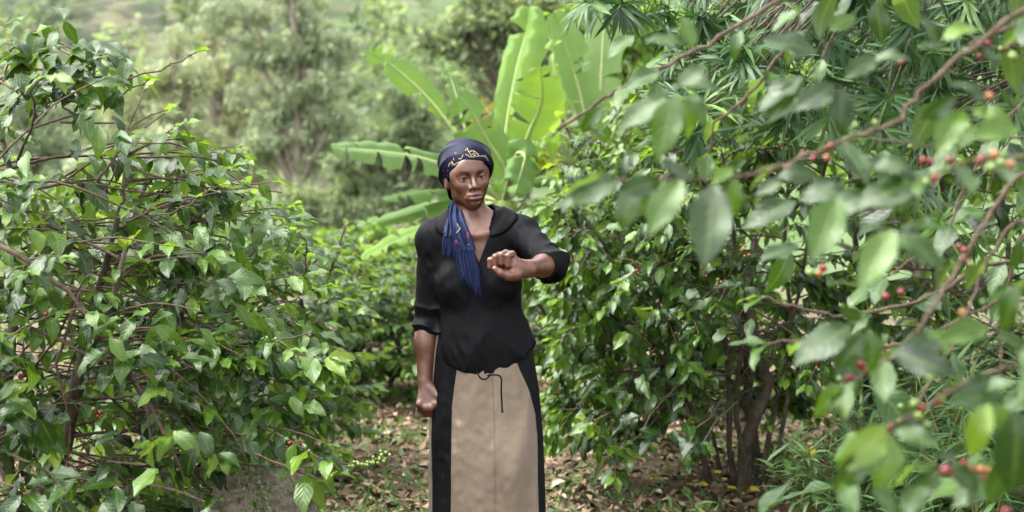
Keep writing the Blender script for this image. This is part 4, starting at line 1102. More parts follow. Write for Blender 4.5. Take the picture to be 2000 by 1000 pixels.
# ================================================================== things on the ground
def boulder():
    V, F = ico(6)
    P = V.copy()
    for nrm, dd in [((.55, -.35, .75), .60), ((-.55, -.45, .70), .66), ((.95, -.2, .25), .62), ((-.2, -.95, .1), .70), ((.1, .3, .95), .80), ((-.9, .1, .3), .75), ((.5, -.8, .3), .72)]:
        nrm = unit(np.array(nrm)); e = P @ nrm - dd; P = P - nrm * np.maximum(e, 0)[:, None] * .85
    d = 1 + .14 * fbm(V * 1.9, 3, 3) - .10 * np.abs(fbm(V * 5.5, 3, 8)) + .045 * fbm(V * 15, 4, 5)
    strat = .03 * np.sin((P[:, 2] + P[:, 0] * .5) * 24 + 3.2 * fbm(V * 2.6, 2, 2))
    P = P * (d + strat)[:, None] * [.30, .32, .55]
    P[:, 2] += P[:, 0] * .25
    c = at(495, 1000, 4.55)
    t = NT("lichen_rock")
    tc = t.n("ShaderNodeTexCoord").outputs['Object']
    mp = t.n("ShaderNodeMapping"); mp.inputs['Rotation'].default_value = (0, R(28), 0); mp.inputs['Scale'].default_value = (1, 1, 2.2); t.l(tc, mp.inputs[0])
    n1 = t.noise(11, 8, .75, mp.outputs[0], .25); n2 = t.noise(60, 6, .75, tc); n3 = t.noise(13, 8, .75, tc, .3)
    col = t.ramp(n1, [(.36, (.030, .024, .019)), (.46, (.17, .13, .10)), (.56, (.27, .225, .185)), (.70, (.17, .125, .095))])
    col = t.mix(t.ramp(n3, [(.46, (0, 0, 0)), (.54, (.9, .9, .9))]), col, t.ramp(n2, [(.35, (.045, .060, .018)), (.5, (.13, .155, .055)), (.64, (.44, .47, .36))]))
    o = obj("boulder", P, F, t.done(t.bsdf(col, .9, t.bump(t.math('ADD', t.math('MULTIPLY', n1, 1.5), t.math('MULTIPLY', n2, .5)), .9, .02), .2)))
    o.location = (c.x - .01, 4.66, .13)
    o.rotation_euler = (0, 0, R(8))
    tag(o, "lichen covered grey brown boulder half buried under the tangled coffee bush", "boulder")
boulder()

def litter():
    g = np.random.default_rng(5)
    n = 42000
    y = 5.4 + 9 * g.random(n) ** 1.4
    x = g.uniform(-.42, .40, n) * y + .15
    t = NT("dead_leaf")
    tint = t.attr("tint").outputs['Fac']
    col = t.ramp(tint, [(0, (.06, .040, .026)), (.3, (.18, .115, .072)), (.55, (.34, .235, .15)), (.8, (.48, .37, .25)), (1, (.56, .48, .34))])
    M['litter'] = t.done(t.bsdf(col, .8, None, .25))
    z = ground_height(x, y) + g.uniform(.0, .035, n)
    az = g.uniform(0, 6.28, n)
    d = np.stack([np.cos(az), np.sin(az), g.normal(0, .3, n)], -1)
    nn = np.array([0, 0, 1.0]) + g.normal(0, .45, (n, 3))
    tm = [leaf_template(3, 1, w, b, f, .1, s) for s, (w, b, f) in enumerate([(.5, .8, .5), (.4, -.9, .4), (.55, .4, .8), (.25, .2, .6)])]
    o = joined_leaves("leaf_litter", tm, np.stack([x, y, z], -1), frames(d, nn), (.018 + .075 * g.random(n) ** 2.2), np.clip(g.normal(.36, .25, n), 0, 1), M['litter'])
    tag(o, "dry brown fallen leaves carpeting the path", kind="stuff")
    # twigs and dead stalks
    mb = MB()
    for k in range(260):
        yy = 5.6 + 4 * g.random(); xx = g.uniform(-.2, .40) * yy; zz = gz(xx, yy) + .02
        a = g.uniform(0, 6.28); L = g.uniform(.06, .3)
        p = np.array([xx, yy, zz]); q = p + np.array([math.cos(a) * L, math.sin(a) * L, g.uniform(-.01, .05)])
        mb.tube(np.array([p, (p + q) / 2 + g.normal(0, .012, 3), q]), [.0035, .003, .002], 4)
    tag(mb.build("fallen_twig_litter", M['twig']), "thin dead sticks strewn over the leaf litter", kind="stuff")
    # grass and seedlings
    n = 40000
    y = 5.5 + 8 * g.random(n) ** 1.5
    x = g.uniform(-.30, .36, n) * y
    c = fbm(np.stack([x * 1.2, y * 1.2, np.zeros(n)], -1), 3, 13)
    lf = (x < -.35) & (y < 7.4)
    m = (c + lf * .6 + g.normal(0, .12, n)) > -.07
    x, y = x[m], y[m]; n = len(x)
    z = ground_height(x, y)
    az = g.uniform(0, 6.28, n)
    d = np.stack([np.cos(az) * .7, np.sin(az) * .7, g.uniform(.3, 1.4, n)], -1)
    o = joined_leaves("ground_cover", LANCE + [COFFEE_S[0]], np.stack([x, y, z], -1), frames(d, [0, 0, 1.0] + g.normal(0, .4, (n, 3))), g.uniform(.022, .075, n), np.clip(g.normal(.6, .2, n), 0, 1), M['weed'])
    tag(o, "short grass and seedlings sprouting through the leaf litter", kind="stuff")
litter()

def undergrowth():
    g = np.random.default_rng(66)
    P, D, N, S, T = [], [], [], [], []
    for k in range(520):
        y = g.uniform(5.4, 8.5); x = y * g.uniform(.235, .42) + .02
        if x < 1.45 and y < 6.4: continue
        base = np.array([x, y, gz(x, y)]); h = g.uniform(.25, 1.0) * np.clip((x - 1.2) * 1.2, .25, 1)
        top = base + np.array([g.normal(0, .12), g.normal(0, .12), h])
        n = 26; f = g.uniform(.15, 1, n)[:, None]; az = g.uniform(0, 6.28, n)
        P.append(base + (top - base) * f); D.append(np.stack([np.cos(az), np.sin(az), g.uniform(-.2, .7, n)], -1)); N.append([0, 0, 1.0] + g.normal(0, .3, (n, 3)))
        S.append(g.uniform(.07, .15, n)); T.append(np.clip(g.normal(.3, .15) + g.normal(0, .1, n), 0, 1))
    o = joined_leaves("undergrowth", LINEAR, np.vstack(P), frames(np.vstack(D), np.vstack(N)), np.concatenate(S), np.concatenate(T), M['weed'], wscale=1.3)
    tag(o, "dense strap leaved undergrowth in the shade behind the near branches", kind="stuff")
undergrowth()

def fallen_yellow():
    g = np.random.default_rng(15)
    t = NT("yellow_leaf")
    tc = t.n("ShaderNodeTexCoord").outputs['Object']
    col = t.ramp(t.noise(3, 3, .6, tc), [(.35, (.62, .40, .03)), (.65, (.70, .55, .06))])
    M['yellow'] = t.done(t.bsdf(col, .5, None, .4))
    V, F, L = leaf_template(6, 2, .55, .5, .2, .1, 4)
    me = mesh_data("yellow_leaf", V, F, M['yellow'])
    for (px, py) in [(1360, 948), (1395, 938), (1415, 945), (1440, 940), (1452, 955), (1420, 962), (1385, 958), (1455, 965), (1556, 985), (1410, 968), (1340, 962), (1450, 975), (1270, 955), (1800, 975)]:
        a = math.atan((500 - py) / FPX) - PITCH
        d = -CAM_Z / math.tan(a)
        p = at(px, py, d)
        z = gz(p.x, d) + .03
        az = g.uniform(0, 6.28)
        rot = frames(np.array([[math.cos(az), math.sin(az), .1]]), np.array([[g.normal(0, .3), -.4, 1.0]]))[0]
        o = link("fallen_leaf", me, None, leaf_matrix((p.x, d, z), rot, g.uniform(.05, .08), (0, 0, 0)))
        tag(o, "yellow leaf fallen on the brown litter below the twin trunks", "fallen leaf", "yellow leaves fallen on the litter")
    p = at(1585, 871, 5.9)
    o = link("fallen_leaf", me, None, leaf_matrix(p, frames(np.array([[.2, 0, -1.0]]), np.array([[.1, -1, .2]]))[0], .055, (0, 0, 0)))
    tag(o, "yellow leaf caught upright among the narrow leaved weeds", "fallen leaf")
fallen_yellow()

def weed(label, px, py, d, h, nst, nl, ll, spread, seed, tint=.5, tm=LANCE, wide=1.0):
    g = np.random.default_rng(seed)
    x = at(px, py, d).x
    base = np.array([x, d, gz(x, d) - .01])
    r = tag(empty("weed_plant", base), label, "weed", "narrow leaved weeds under the coffee")
    Pp, Dd, Nn, Ss, Tt = [], [], [], [], []
    for k in range(nst):
        az = g.uniform(0, 6.28); sp = spread * g.uniform(.2, 1)
        top = np.array([math.cos(az) * sp, math.sin(az) * sp, h * g.uniform(.6, 1.05)])
        P = smooth_line([[0, 0, 0], top * .5 + [0, 0, .1 * h], top], 8)
        mb = MB(); mb.tube(P, np.linspace(.004, .002, 8), 5); mb.build("stem", M['twig_green'], r)
        for j in range(nl):
            f = .25 + .75 * (j + 1) / nl
            q = P[int(min(f * 7, 7))] + g.normal(0, .006, 3)
            a2 = j * 2.4 + g.normal(0, .4); up = -.1 + .9 * f ** 4 + g.normal(0, .2)
            Pp.append(q); Dd.append([math.cos(a2), math.sin(a2), up]); Nn.append([0, 0, 1.0] + g.normal(0, .25, 3)); Ss.append(ll * g.uniform(.6, 1.1)); Tt.append(np.clip(tint + g.normal(0, .15), 0, 1))
    joined_leaves("foliage", tm, np.array(Pp), frames(np.array(Dd), np.array(Nn)), np.array(Ss), np.array(Tt), M['weed'], r, (0, 0, 0), wscale=wide)
weed("bushy narrow leaved weed with the yellow leaf caught in it", 1600, 850, 5.95, .55, 9, 30, .13, .24, 1, .35, LINEAR, 1.3)
weed("tall leaning narrow leaved weed right of the one holding a yellow leaf", 1680, 820, 6.1, .62, 7, 28, .13, .22, 2, .35, LINEAR, 1.3)
weed("spiky grass like weed in front of the bushy one", 1560, 930, 5.7, .16, 4, 14, .16, .07, 3, .35, LINEAR, 1.1)
weed("dark spread of strap leaved weeds behind the nearest blurred leaves", 1800, 740, 5.6, .75, 9, 30, .14, .3, 4, .2, LINEAR, 1.3)
weed("strap leaved weeds half lost behind the green blurred leaf", 1920, 700, 5.3, .85, 9, 30, .14, .3, 5, .25, LINEAR, 1.3)
weed("highest strap leaved weed at the edge of the picture", 1890, 600, 6.0, 1.05, 8, 34, .14, .3, 6, .25, LINEAR, 1.3)
weed("small weed with four upright blades in front of the twin trunks", 1385, 915, 5.95, .14, 2, 8, .12, .05, 7, .6, LANCE)
weed("pale seedling pair below the drooping dark leaves", 1330, 900, 6.1, .15, 3, 7, .11, .06, 8, .55, LANCE)
weed("fresh green seedling standing alone on the litter in the centre", 1375, 980, 5.55, .16, 2, 8, .13, .04, 9, .65, LANCE)
weed("thin sprawling weed right beside the skirt's black side", 1105, 925, 6.0, .17, 4, 8, .14, .08, 10, .5, LINEAR)
weed("broad leaved sprig nearest the bottom, under the yellow leaves", 1390, 990, 5.45, .1, 3, 6, .12, .05, 11, .55, LANCE)
weed("weedy clump in the lower litter right of the spiky one", 1690, 985, 5.4, .18, 6, 10, .13, .1, 12, .35, LANCE)
weed("weedy clump growing furthest into the lower corner", 1830, 985, 5.3, .22, 6, 12, .13, .12, 13, .3, LINEAR)
weed("tufted weed between the spiky one and the weedy clump", 1620, 975, 5.45, .15, 5, 9, .12, .08, 14, .4, LANCE)
weed("wispy weed between the boulder and the skirt", 750, 985, 5.6, .20, 6, 9, .09, .08, 15, .7, LANCE)
weed("small leafy weed by the path bend behind the green cherries", 700, 960, 6.0, .16, 5, 9, .08, .08, 16, .7, LANCE)
# ================================================================== the walker
class Field:
    """Smoothly blended distance field, meshed by surface nets."""
    def __init__(s): s.ops = []
    def cone(s, a, b, r1, r2=None, k=.02, op='u'):
        a = np.array(a, np.float32); b = np.array(b, np.float32); r2 = r1 if r2 is None else r2
        ba = b - a; L2 = max(float(ba @ ba), 1e-9)
        def f(P):
            q = P - a; h = np.clip(q @ ba / L2, 0, 1)
            return np.linalg.norm(q - h[:, None] * ba, axis=1) - (r1 + h * (r2 - r1))
        m = max(r1, r2) + k + .02
        s.ops.append((f, np.minimum(a, b) - m, np.maximum(a, b) + m, k, op)); return s
    def ell(s, c, r, k=.02, op='u', rot=None):
        c = np.array(c, np.float32); r = np.array(r, np.float32)
        Rm = None if rot is None else np.array(rot, np.float32)
        def f(P):
            q = P - c
            if Rm is not None: q = q @ Rm
            k0 = np.linalg.norm(q / r, axis=1); k1 = np.linalg.norm(q / (r * r), axis=1)
            return k0 * (k0 - 1) / np.maximum(k1, 1e-6)
        m = float(r.max()) + k + .02
        s.ops.append((f, c - m, c + m, k, op)); return s
    def fn(s, f, lo, hi, k=.01, op='u'):
        s.ops.append((f, np.array(lo, np.float32), np.array(hi, np.float32), k, op)); return s
    def warp(s, f): s.ops.append((f, None, None, 0, 'w')); return s
    @staticmethod
    def blend(a, e, k, op):
        if op == 'u':
            h = np.maximum(k - np.abs(a - e), 0) / max(k, 1e-6); return np.minimum(a, e) - h * h * k * .25
        h = np.maximum(k - np.abs(a + e), 0) / max(k, 1e-6); return np.maximum(a, -e) + h * h * k * .25
    def ev(s, P):
        d = np.full(len(P), 10.0, np.float32)
        for f, lo, hi, k, op in s.ops:
            if op == 'w': d = d + f(P).astype(np.float32)
            else: 
                e = f(P).astype(np.float32); m = np.all((P > lo - .03) & (P < hi + .03), axis=1) if op == 's' else slice(None)
                d[m] = s.blend(d[m], e[m], k, op)
        return d
    def mesh(s, lo, hi, h):
        lo = np.array(lo, float); hi = np.array(hi, float); B = 8
        nb = np.ceil((hi - lo) / (h * B)).astype(int)
        cs = [lo[i] + (np.arange(nb[i]) + .5) * h * B for i in range(3)]
        C = np.stack(np.meshgrid(*cs, indexing='ij'), -1).reshape(-1, 3).astype(np.float32)
        dc = s.ev(C)
        act = np.nonzero(np.abs(dc) < h * B * .87 + .010)[0]
        G = np.repeat(np.repeat(np.repeat(np.where(dc < 0, -1, 1).astype(np.float32).reshape(nb), B, 0), B, 1), B, 2)
        G = np.pad(G, ((0, 1),) * 3, constant_values=1.0)
        G[-1] = 1; G[:, -1] = 1; G[:, :, -1] = 1
        bi = np.stack(np.unravel_index(act, nb), -1)
        o = np.stack(np.meshgrid(*[np.arange(B + 1)] * 3, indexing='ij'), -1).reshape(-1, 3)
        m3 = len(o)
        P = (lo + (bi[:, None, :] * B + o[None]) * h).astype(np.float32)
        blo = P[:, 0]; bhi = P[:, -1]
        D = np.full((len(bi), m3), 10.0, np.float32)
        for f, l, u, k, op in s.ops:
            if op == 'w':
                D += f(P.reshape(-1, 3)).astype(np.float32).reshape(D.shape); continue
            ix = np.nonzero(np.all((bhi > l) & (blo < u), axis=1))[0]
            if not len(ix): continue
            Pi = P[ix].reshape(-1, 3)
            e = f(Pi).astype(np.float32).reshape(len(ix), m3)
            D[ix] = s.blend(D[ix], e, k, op)
        I = (bi[:, None, :] * B + o[None]).reshape(-1, 3)
        G[I[:, 0], I[:, 1], I[:, 2]] = D.ravel()
        return surface_nets(G, lo, h)

def surface_nets(G, lo, h):
    S = G < 0
    def sub(A, d): return A[d[0]:A.shape[0] - 1 + d[0], d[1]:A.shape[1] - 1 + d[1], d[2]:A.shape[2] - 1 + d[2]]
    cor = [(i, j, k) for i in (0, 1) for j in (0, 1) for k in (0, 1)]
    cnt = sum(sub(S, c).astype(np.int8) for c in cor)
    I = np.argwhere((cnt > 0) & (cnt < 8))
    idx = np.full(cnt.shape, -1, np.int32); idx[I[:, 0], I[:, 1], I[:, 2]] = np.arange(len(I))
    g = {c: G[I[:, 0] + c[0], I[:, 1] + c[1], I[:, 2] + c[2]] for c in cor}
    acc = np.zeros((len(I), 3)); w = np.zeros(len(I))
    for c in cor:
        for ax in range(3):
            if c[ax]: continue
            c2 = list(c); c2[ax] = 1; c2 = tuple(c2)
            a, b = g[c], g[c2]; m = (a < 0) != (b < 0)
            t = np.where(m, a / np.where(m, a - b, 1), 0)
            p = np.tile(np.array(c, float), (len(I), 1)); p[:, ax] += t
            acc += p * m[:, None]; w += m
    V = lo + (I + acc / w[:, None]) * h
    Q = []
    for ax in range(3):
        u, v = (ax + 1) % 3, (ax + 2) % 3
        sl0 = [slice(1, -1)] * 3; sl1 = [slice(1, -1)] * 3
        sl0[ax] = slice(0, -1); sl1[ax] = slice(1, None)
        A, Bb = S[tuple(sl0)], S[tuple(sl1)]
        for flip in (False, True):
            m = (A & ~Bb) if not flip else (~A & Bb)
            E = np.argwhere(m)
            if not len(E): continue
            E = E + 1; E[:, ax] -= 1
            def cell(du, dv):
                q = E.copy(); q[:, u] -= du; q[:, v] -= dv
                return idx[q[:, 0], q[:, 1], q[:, 2]]
            q4 = np.stack([cell(1, 1), cell(0, 1), cell(0, 0), cell(1, 0)], -1)
            Q.append(q4[:, ::-1] if flip else q4)
    Q = np.vstack(Q); Q = Q[(Q >= 0).all(1)]
    return V, Q

PD = 5.05
PX = at(930, 371, PD).x
PBASE = np.array([PX, PD, 0.0])
def loc(px, py, dy=0.0):
    p = at(px, py, PD + dy); return np.array([p.x - PX, dy, p.z])

def rot_xyz(yaw, roll, pitch):
    return np.array(Matrix.Rotation(yaw, 3, 'Z') @ Matrix.Rotation(roll, 3, 'Y') @ Matrix.Rotation(pitch, 3, 'X'))
HR = rot_xyz(R(15), R(-7), R(2))
HC = loc(912, 345, -.015)
def hd(p): return HR @ np.array(p, float) + HC
def to_head(P): return (P - HC) @ HR

SR, SL = np.array([-.147, .01, 1.325]), np.array([.165, -.005, 1.342])
ER, WR = loc(836, 615, .035), loc(829, 742, -.015)
EL, WL = loc(1079, 515, -.20), loc(1034, 524, -.42)

def torso(F, g=0.0, loose=0.0, hip=0.0):
    F.ell((.0, .005, 1.235), (.150 + g, .098 + g, .165 + g), .05)
    F.ell((.012, .005, 1.05), (.138 + g + loose, .088 + g + loose, .20 + g), .08)
    F.ell((.03, .020, .88), (.170 + g - hip, .102 + g - hip, .17 + g), .08)
    F.ell((-.068, -.062, 1.170), (.060 + g, .046 + g, .060 + g), .05)
    F.ell((.078, -.062, 1.175), (.060 + g, .046 + g, .060 + g), .05)
    F.cone(SR * [1, 1, 1] + [.02, 0, 0], SL + [-.03, 0, 0], .060 + g, .062 + g, .05)
    F.cone((-.01, .03, 1.385), SR + [.0, .01, .008], .052 + g, .050 + g, .06)
    F.cone((.0, .03, 1.39), SL + [-.01, .01, .005], .052 + g, .050 + g, .06)

def skin_material():
    t = NT("dark_brown_skin")
    tint = t.attr("tint").outputs['Fac']
    tc = t.n("ShaderNodeTexCoord").outputs['Object']
    n1 = t.noise(26, 6, .7, tc); n2 = t.noise(420, 4, .7, tc)
    base = t.ramp(n1, [(.3, (.105, .041, .023)), (.7, (.205, .088, .052))])
    col = t.mix(t.ramp(tint, [(.30, (0, 0, 0)), (.5, (1, 1, 1))]), base, (.150, .062, .056))
    col = t.mix(t.ramp(tint, [(.75, (0, 0, 0)), (1.0, (1, 1, 1))]), col, (.018, .010, .008))
    b = t.bsdf(col, t.math('MULTIPLY_ADD', n1, .25, .20), t.bump(n2, .35, .003), .6)
    b.inputs['Subsurface Weight'].default_value = .12
    b.inputs['Subsurface Radius'].default_value = (.012, .005, .003)
    b.inputs['Subsurface Scale'].default_value = .5
    return t.done(b)

def cloth_material(name, c1, c2, rough=.85, weave=900.0, crease=14.0, cr=.25, sheen=.2, stretch=(1, 1, .35)):
    t = NT(name)
    tc = t.n("ShaderNodeTexCoord").outputs['Object']
    mp = t.n("ShaderNodeMapping"); mp.inputs['Scale'].default_value = stretch; t.l(tc, mp.inputs[0])
    n1 = t.noise(crease, 4, .55, mp.outputs[0], .6); n2 = t.noise(weave, 2, .5, tc); n3 = t.noise(5, 3, .6, tc)
    col = t.mix(n3, c1, c2)
    col = t.mix(t.math('MULTIPLY', n2, .25), col, t.mix(1.0, col, (.6, .6, .6), 'MULTIPLY'))
    b = t.bsdf(col, rough, t.bump(t.math('ADD', n1, t.math('MULTIPLY', n2, .04)), cr, .02), .14)
    b.inputs['Sheen Weight'].default_value = sheen
    return t.done(b)

M['skin'] = skin_material()
M['black_knit'] = cloth_material("black_knit", (.0032, .0032, .0040), (.0055, .0055, .0066), .70, 1200, 9, .45, .0)
M['black_cloth'] = cloth_material("black_twill", (.0045, .0045, .0052), (.0085, .0082, .0086), .8, 900, 11, .45, .0, (1.6, 1.6, .25))
M['tan_cloth'] = cloth_material("tan_twill", (.180, .139, .101), (.210, .163, .120), .9, 900, 10, .55, .15, (1, 1, .6))
M['navy_silk'] = cloth_material("navy_headscarf", (.0034, .0046, .017), (.0060, .0085, .032), .50, 700, 10, .30, .0)
M['navy_tail'] = cloth_material("navy_scarf_tail", (.013, .019, .056), (.025, .035, .092), .7, 700, 20, .4, .0)
M['navy_fringe'] = cloth_material("navy_fringe", (.013, .020, .063), (.034, .047, .125), .6, 500, 30, .2, .0)
M['gold'] = NT("gold_print"); M['gold'] = M['gold'].done(M['gold'].bsdf((.46, .37, .20), .6))
M['red_print'] = NT("red_print"); M['red_print'] = M['red_print'].done(M['red_print'].bsdf((.26, .035, .045), .6))

def make_person():
    root = tag(empty("person", PBASE), "person in navy patterned headscarf, black shirt and tan and black skirt walking, one fist raised", "person")
    # ---------------- body: one continuous surface
    B = Field()
    torso(B, -.010, 0, .040)
    B.cone(hd((0, .042, -.055)), (.002, .034, 1.365), .047, .055, .03)
    B.cone(hd((.035, .03, -.07)), (.012, -.040, 1.352), .010, .009, .03)      # neck tendons
    B.cone(hd((-.035, .03, -.07)), (-.012, -.040, 1.352), .010, .009, .03)
    B.cone((.014, -.066, 1.340), (.11, -.040, 1.368), .008, .008, .025)       # collar bones
    B.cone((-.014, -.066, 1.340), (-.11, -.040, 1.352), .008, .008, .025)
    H = lambda c, r, k=.015, op='u': B.ell(hd(c), r, k, op, HR)
    H((0, .012, .030), (.072, .092, .078))
    H((0, -.026, -.036), (.0570, .064, .066), .03)
    H((0, -.062, -.095), (.024, .022, .019), .035)
    for s in (-1, 1):
        H((s * .039, -.004, -.048), (.016, .030, .026), .03)
        H((s * .040, -.060, -.024), (.019, .018, .014), .03)
        H((s * .050, -.045, .012), (.016, .022, .022), .03)
        B.cone(hd((s * .012, -.086, .0195)), hd((s * .045, -.072, .0185)), .0085, .007, .014)
    H((0, -.075, .040), (.045, .018, .03), .03)
    B.cone(hd((0, -.083, .012)), hd((0, -.106, -.032)), .0078, .0112, .013)
    for s in (-1, 1):
        H((s * .0145, -.094, -.036), (.0095, .011, .0080), .008)
        H((s * .0075, -.101, -.0425), (.0045, .006, .003), .004, 's')
        H((s * .031, -.100, -.001), (.0165, .017, .0105), .014, 's')
    H((0, -.083, -.066), (.030, .018, .022), .02)
    for s in (-1, 1):
        H((s * .032, -.0745, -.001), (.0160, .0145, .0135), .005)
        H((s * .032, -.090, -.0026), (.0138, .022, .0040), .003, 's')
        B.cone(hd((s * .006, -.091, .014)), hd((s * .0075, -.089, .030)), .0016, .0012, .004, 's')
        B.cone(hd((s * .021, -.090, -.034)), hd((s * .034, -.080, -.064)), .0026, .0024, .006, 's')
    H((0, -.0935, -.0605), (.0245, .0105, .0058), .005)
    H((0, -.0930, -.0735), (.0215, .0115, .0072), .006)
    H((0, -.108, -.0662), (.0255, .014, .0016), .004, 's')
    H((0, -.088, -.083), (.015, .007, .004), .008, 's')
    for s in (-1, 1):
        H((s * .073, .010, -.012), (.010, .018, .031), .008)
        H((s * .083, .006, -.010), (.006, .010, .018), .006, 's')
    # hanging arm with a loose fist
    B.cone(SR, ER, .043, .034, .03)
    B.cone(ER, ER * .55 + WR * .45, .034, .036, .02)
    B.cone(ER * .55 + WR * .45, WR, .036, .026, .02)
    B.ell((ER * .6 + WR * .4) + [-.003, 0, 0], (.037, .039, .08), .03)
    for (mx, my, r) in ((851, 789, .0125), (841, 796, .0130), (830, 796, .0125), (819, 789, .0115)):
        k = loc(mx, my, -.050)
        B.cone(WR + [0, 0, .0], k, .015, r, .014)
        p1 = k + [.003, .020, -.026]; p2 = p1 + [.006, .030, .008]; p3 = p2 + [.004, .004, .022]
        B.cone(k, p1, r, r * .92, .006).cone(p1, p2, r * .92, r * .85, .006).cone(p2, p3, r * .85, r * .75, .006)
        B.ell(k + [0, -.006, 0], (.009, .008, .010), .01)
    t0, t1, t2, t3 = loc(842, 757, -.03), loc(857, 774, -.045), loc(862, 790, -.050), loc(864, 806, -.048)
    B.cone(t0, t1, .016, .0155, .014).cone(t1, t2, .0145, .0125, .008).cone(t2, t3, .0122, .0098, .006)
    # raised arm, fist held out in front
    B.cone(SL, EL, .045, .039, .03)
    mid = EL * .55 + WL * .45
    B.cone(EL, mid, .038, .036, .02).cone(mid, WL, .036, .0240, .02)
    pal = loc(1002, 520, -.455)
    B.ell(pal, (.034, .025, .028), .02)
    B.cone(WL, pal, .0240, .025, .02)
    B.cone(loc(1022, 531, -.435), loc(1000, 537, -.465), .021, .019, .02)      # ball of the thumb
    for i, (mx, my, r) in enumerate(((1001, 496, .0108), (988, 494, .0112), (975, 498, .0108), (964, 505, .0096))):
        k = loc(mx, my, -.462 + .004 * i)
        B.cone(pal, k, .018, r * 1.02, .012)
        p1 = k + np.array([-.014, -.034, -.006]) * (1 - .08 * i)
        p2 = p1 + np.array([-.001, .002, -.030]) * (1 - .10 * i)
        p3 = p2 + np.array([.010, .020, -.006])
        B.cone(k, p1, r * 1.02, r * .97, .002).cone(p1, p2, r * .97, r * .88, .0015).cone(p2, p3, r * .88, r * .78, .0015)
        B.ell(p1 + [0, 0, .002], (.0100, .0102, .0090), .003)
    q0, q1, q2, q3 = loc(1008, 537, -.468), loc(992, 539, -.492), loc(978, 533, -.500), loc(967, 525, -.500)
    B.cone(q0, q1, .0185, .0150, .012).cone(q1, q2, .0140, .0125, .006).cone(q2, q3, .0124, .0105, .005)
    # legs and feet under the skirt
    for s, fy in ((-1, .06), (1, -.05)):
        hip = np.array([.03 + s * .085, .01, .86]); kn = np.array([.03 + s * .075, fy * .6, .47]); an = np.array([.03 + s * .085, fy + .02, .085])
        B.cone(hip, kn, .066, .048, .04).cone(kn, an, .052, .036, .03).ell(kn + [0, .04, -.12], (.045, .045, .10), .03)
        B.ell(an + [0, -.075, -.045], (.042, .115, .036), .03).ell(an + [0, .01, -.04], (.034, .04, .040), .03)
    V, Q = B.mesh((-.26, -.58, -.02), (.36, .24, 1.70), .0032)
    q = to_head(V); tint = np.zeros(len(V))
    front = q[:, 1] < -.055
    sm = lambda x: np.clip(x, 0, 1) ** 2 * (3 - 2 * np.clip(x, 0, 1))
    lr = np.sqrt((q[:, 0] / .026) ** 2 + ((q[:, 2] + .0668) / .0150) ** 2)
    tint = np.where(q[:, 1] < -.078, .55 * sm((1.12 - lr) / .25), 0)
    bx = np.abs(q[:, 0]); bz = .0160 + .006 * np.sin(np.clip((bx - .012) / .042, 0, 1) * 2.4)
    bw = sm((.0068 - np.abs(q[:, 2] - bz)) / .0045) * sm((bx - .009) / .008) * sm((.056 - bx) / .012) * front
    tint = np.maximum(tint, .62 * bw + .30 * (bw > .02) * bw)
    lid = np.sqrt(((bx - .032) / .0150) ** 2 + ((q[:, 2] + .0022) / .0056) ** 2)
    rw = sm((1.25 - lid) / .25) * sm((q[:, 2] + .006) / .004) * front * (lid > .7)
    tint = np.maximum(tint, .9 * rw)
    obj("body", V, Q, M['skin'], root, attrs={"tint": tint})
    # ---------------- eyes
    t = NT("eye")
    sep = t.n("ShaderNodeSeparateXYZ"); t.l(t.n("ShaderNodeTexCoord").outputs['Object'], sep.inputs[0])
    rr = t.math('SQRT', t.math('ADD', t.math('POWER', sep.outputs[0], 2.0), t.math('POWER', sep.outputs[2], 2.0)))
    rr = t.math('DIVIDE', rr, .0125)
    M['eye'] = t.done(t.bsdf(t.ramp(rr, [(.0, (.004, .003, .003)), (.22, (.004, .003, .003)), (.25, (.035, .016, .008)), (.55, (.022, .010, .006)), (.60, (.36, .29, .25)), (1, (.34, .24, .20))]), .22, None, .5))
    EV, EF = ico(4)
    em = mesh_data("eye", EV * .0125, EF, M['eye'])
    for s in (-1, 1):
        o = link("eye", em, root)
        o.location = hd((s * .032, -.0735, -.001))
        o.rotation_euler = Matrix(HR.tolist()).to_euler()
        o.rotation_euler.rotate_axis('X', R(-3))
    # ---------------- headscarf
    S = Field()
    S.ell(hd((.006, .022, .045)), (.097, .115, .092), .02, 'u', HR)
    S.ell(hd((.004, .055, -.015)), (.076, .068, .080), .05, 'u', HR)
    S.cone(hd((0, .070, -.06)), hd((-.055, .05, -.110)), .036, .022, .04)
    def under(P):
        q = to_head(P); return q[:, 2] + .020 + .84 * q[:, 1] - .012 * (q[:, 0] / .08) ** 2 * 0
    S.fn(under, (-9, -9, -9), (9, 9, 9), .006, 's')
    # keep: above the tied edge
    
    f_old = S.ops[-1][0]
    S.ops[-1] = (lambda P: f_old(P) * .76, S.ops[-1][1], S.ops[-1][2], .006, 's')
    def folds(P):
        q = to_head(P); a = np.arctan2(q[:, 0], q[:, 2] - .01)
        u = (q[:, 2] + .84 * q[:, 1] + .25 * q[:, 0]) * 46 + 1.2 * np.sin(q[:, 0] * 19)
        return -.0042 * (1 - 2 * np.abs(np.sin(u)) ** .7) * np.clip((q[:, 1] + .075) * 11, .12, 1)
    S.warp(folds)
    V, Q = S.mesh(HC - .17, HC + .17, .003)
    scarf = obj("headscarf", V, Q, M['navy_silk'], root)
    bvh = BVHTree.FromPolygons([tuple(v) for v in V], [tuple(f) for f in Q.tolist()])
    eye_l = np.array([0, 0, CAM_Z]) - PBASE
    def on_scarf(px, py):
        d = loc(px, py) - eye_l; h = bvh.ray_cast(Vector(eye_l), Vector(d).normalized())
        return None if h[0] is None else (np.array(h[0]), np.array(h[1]))
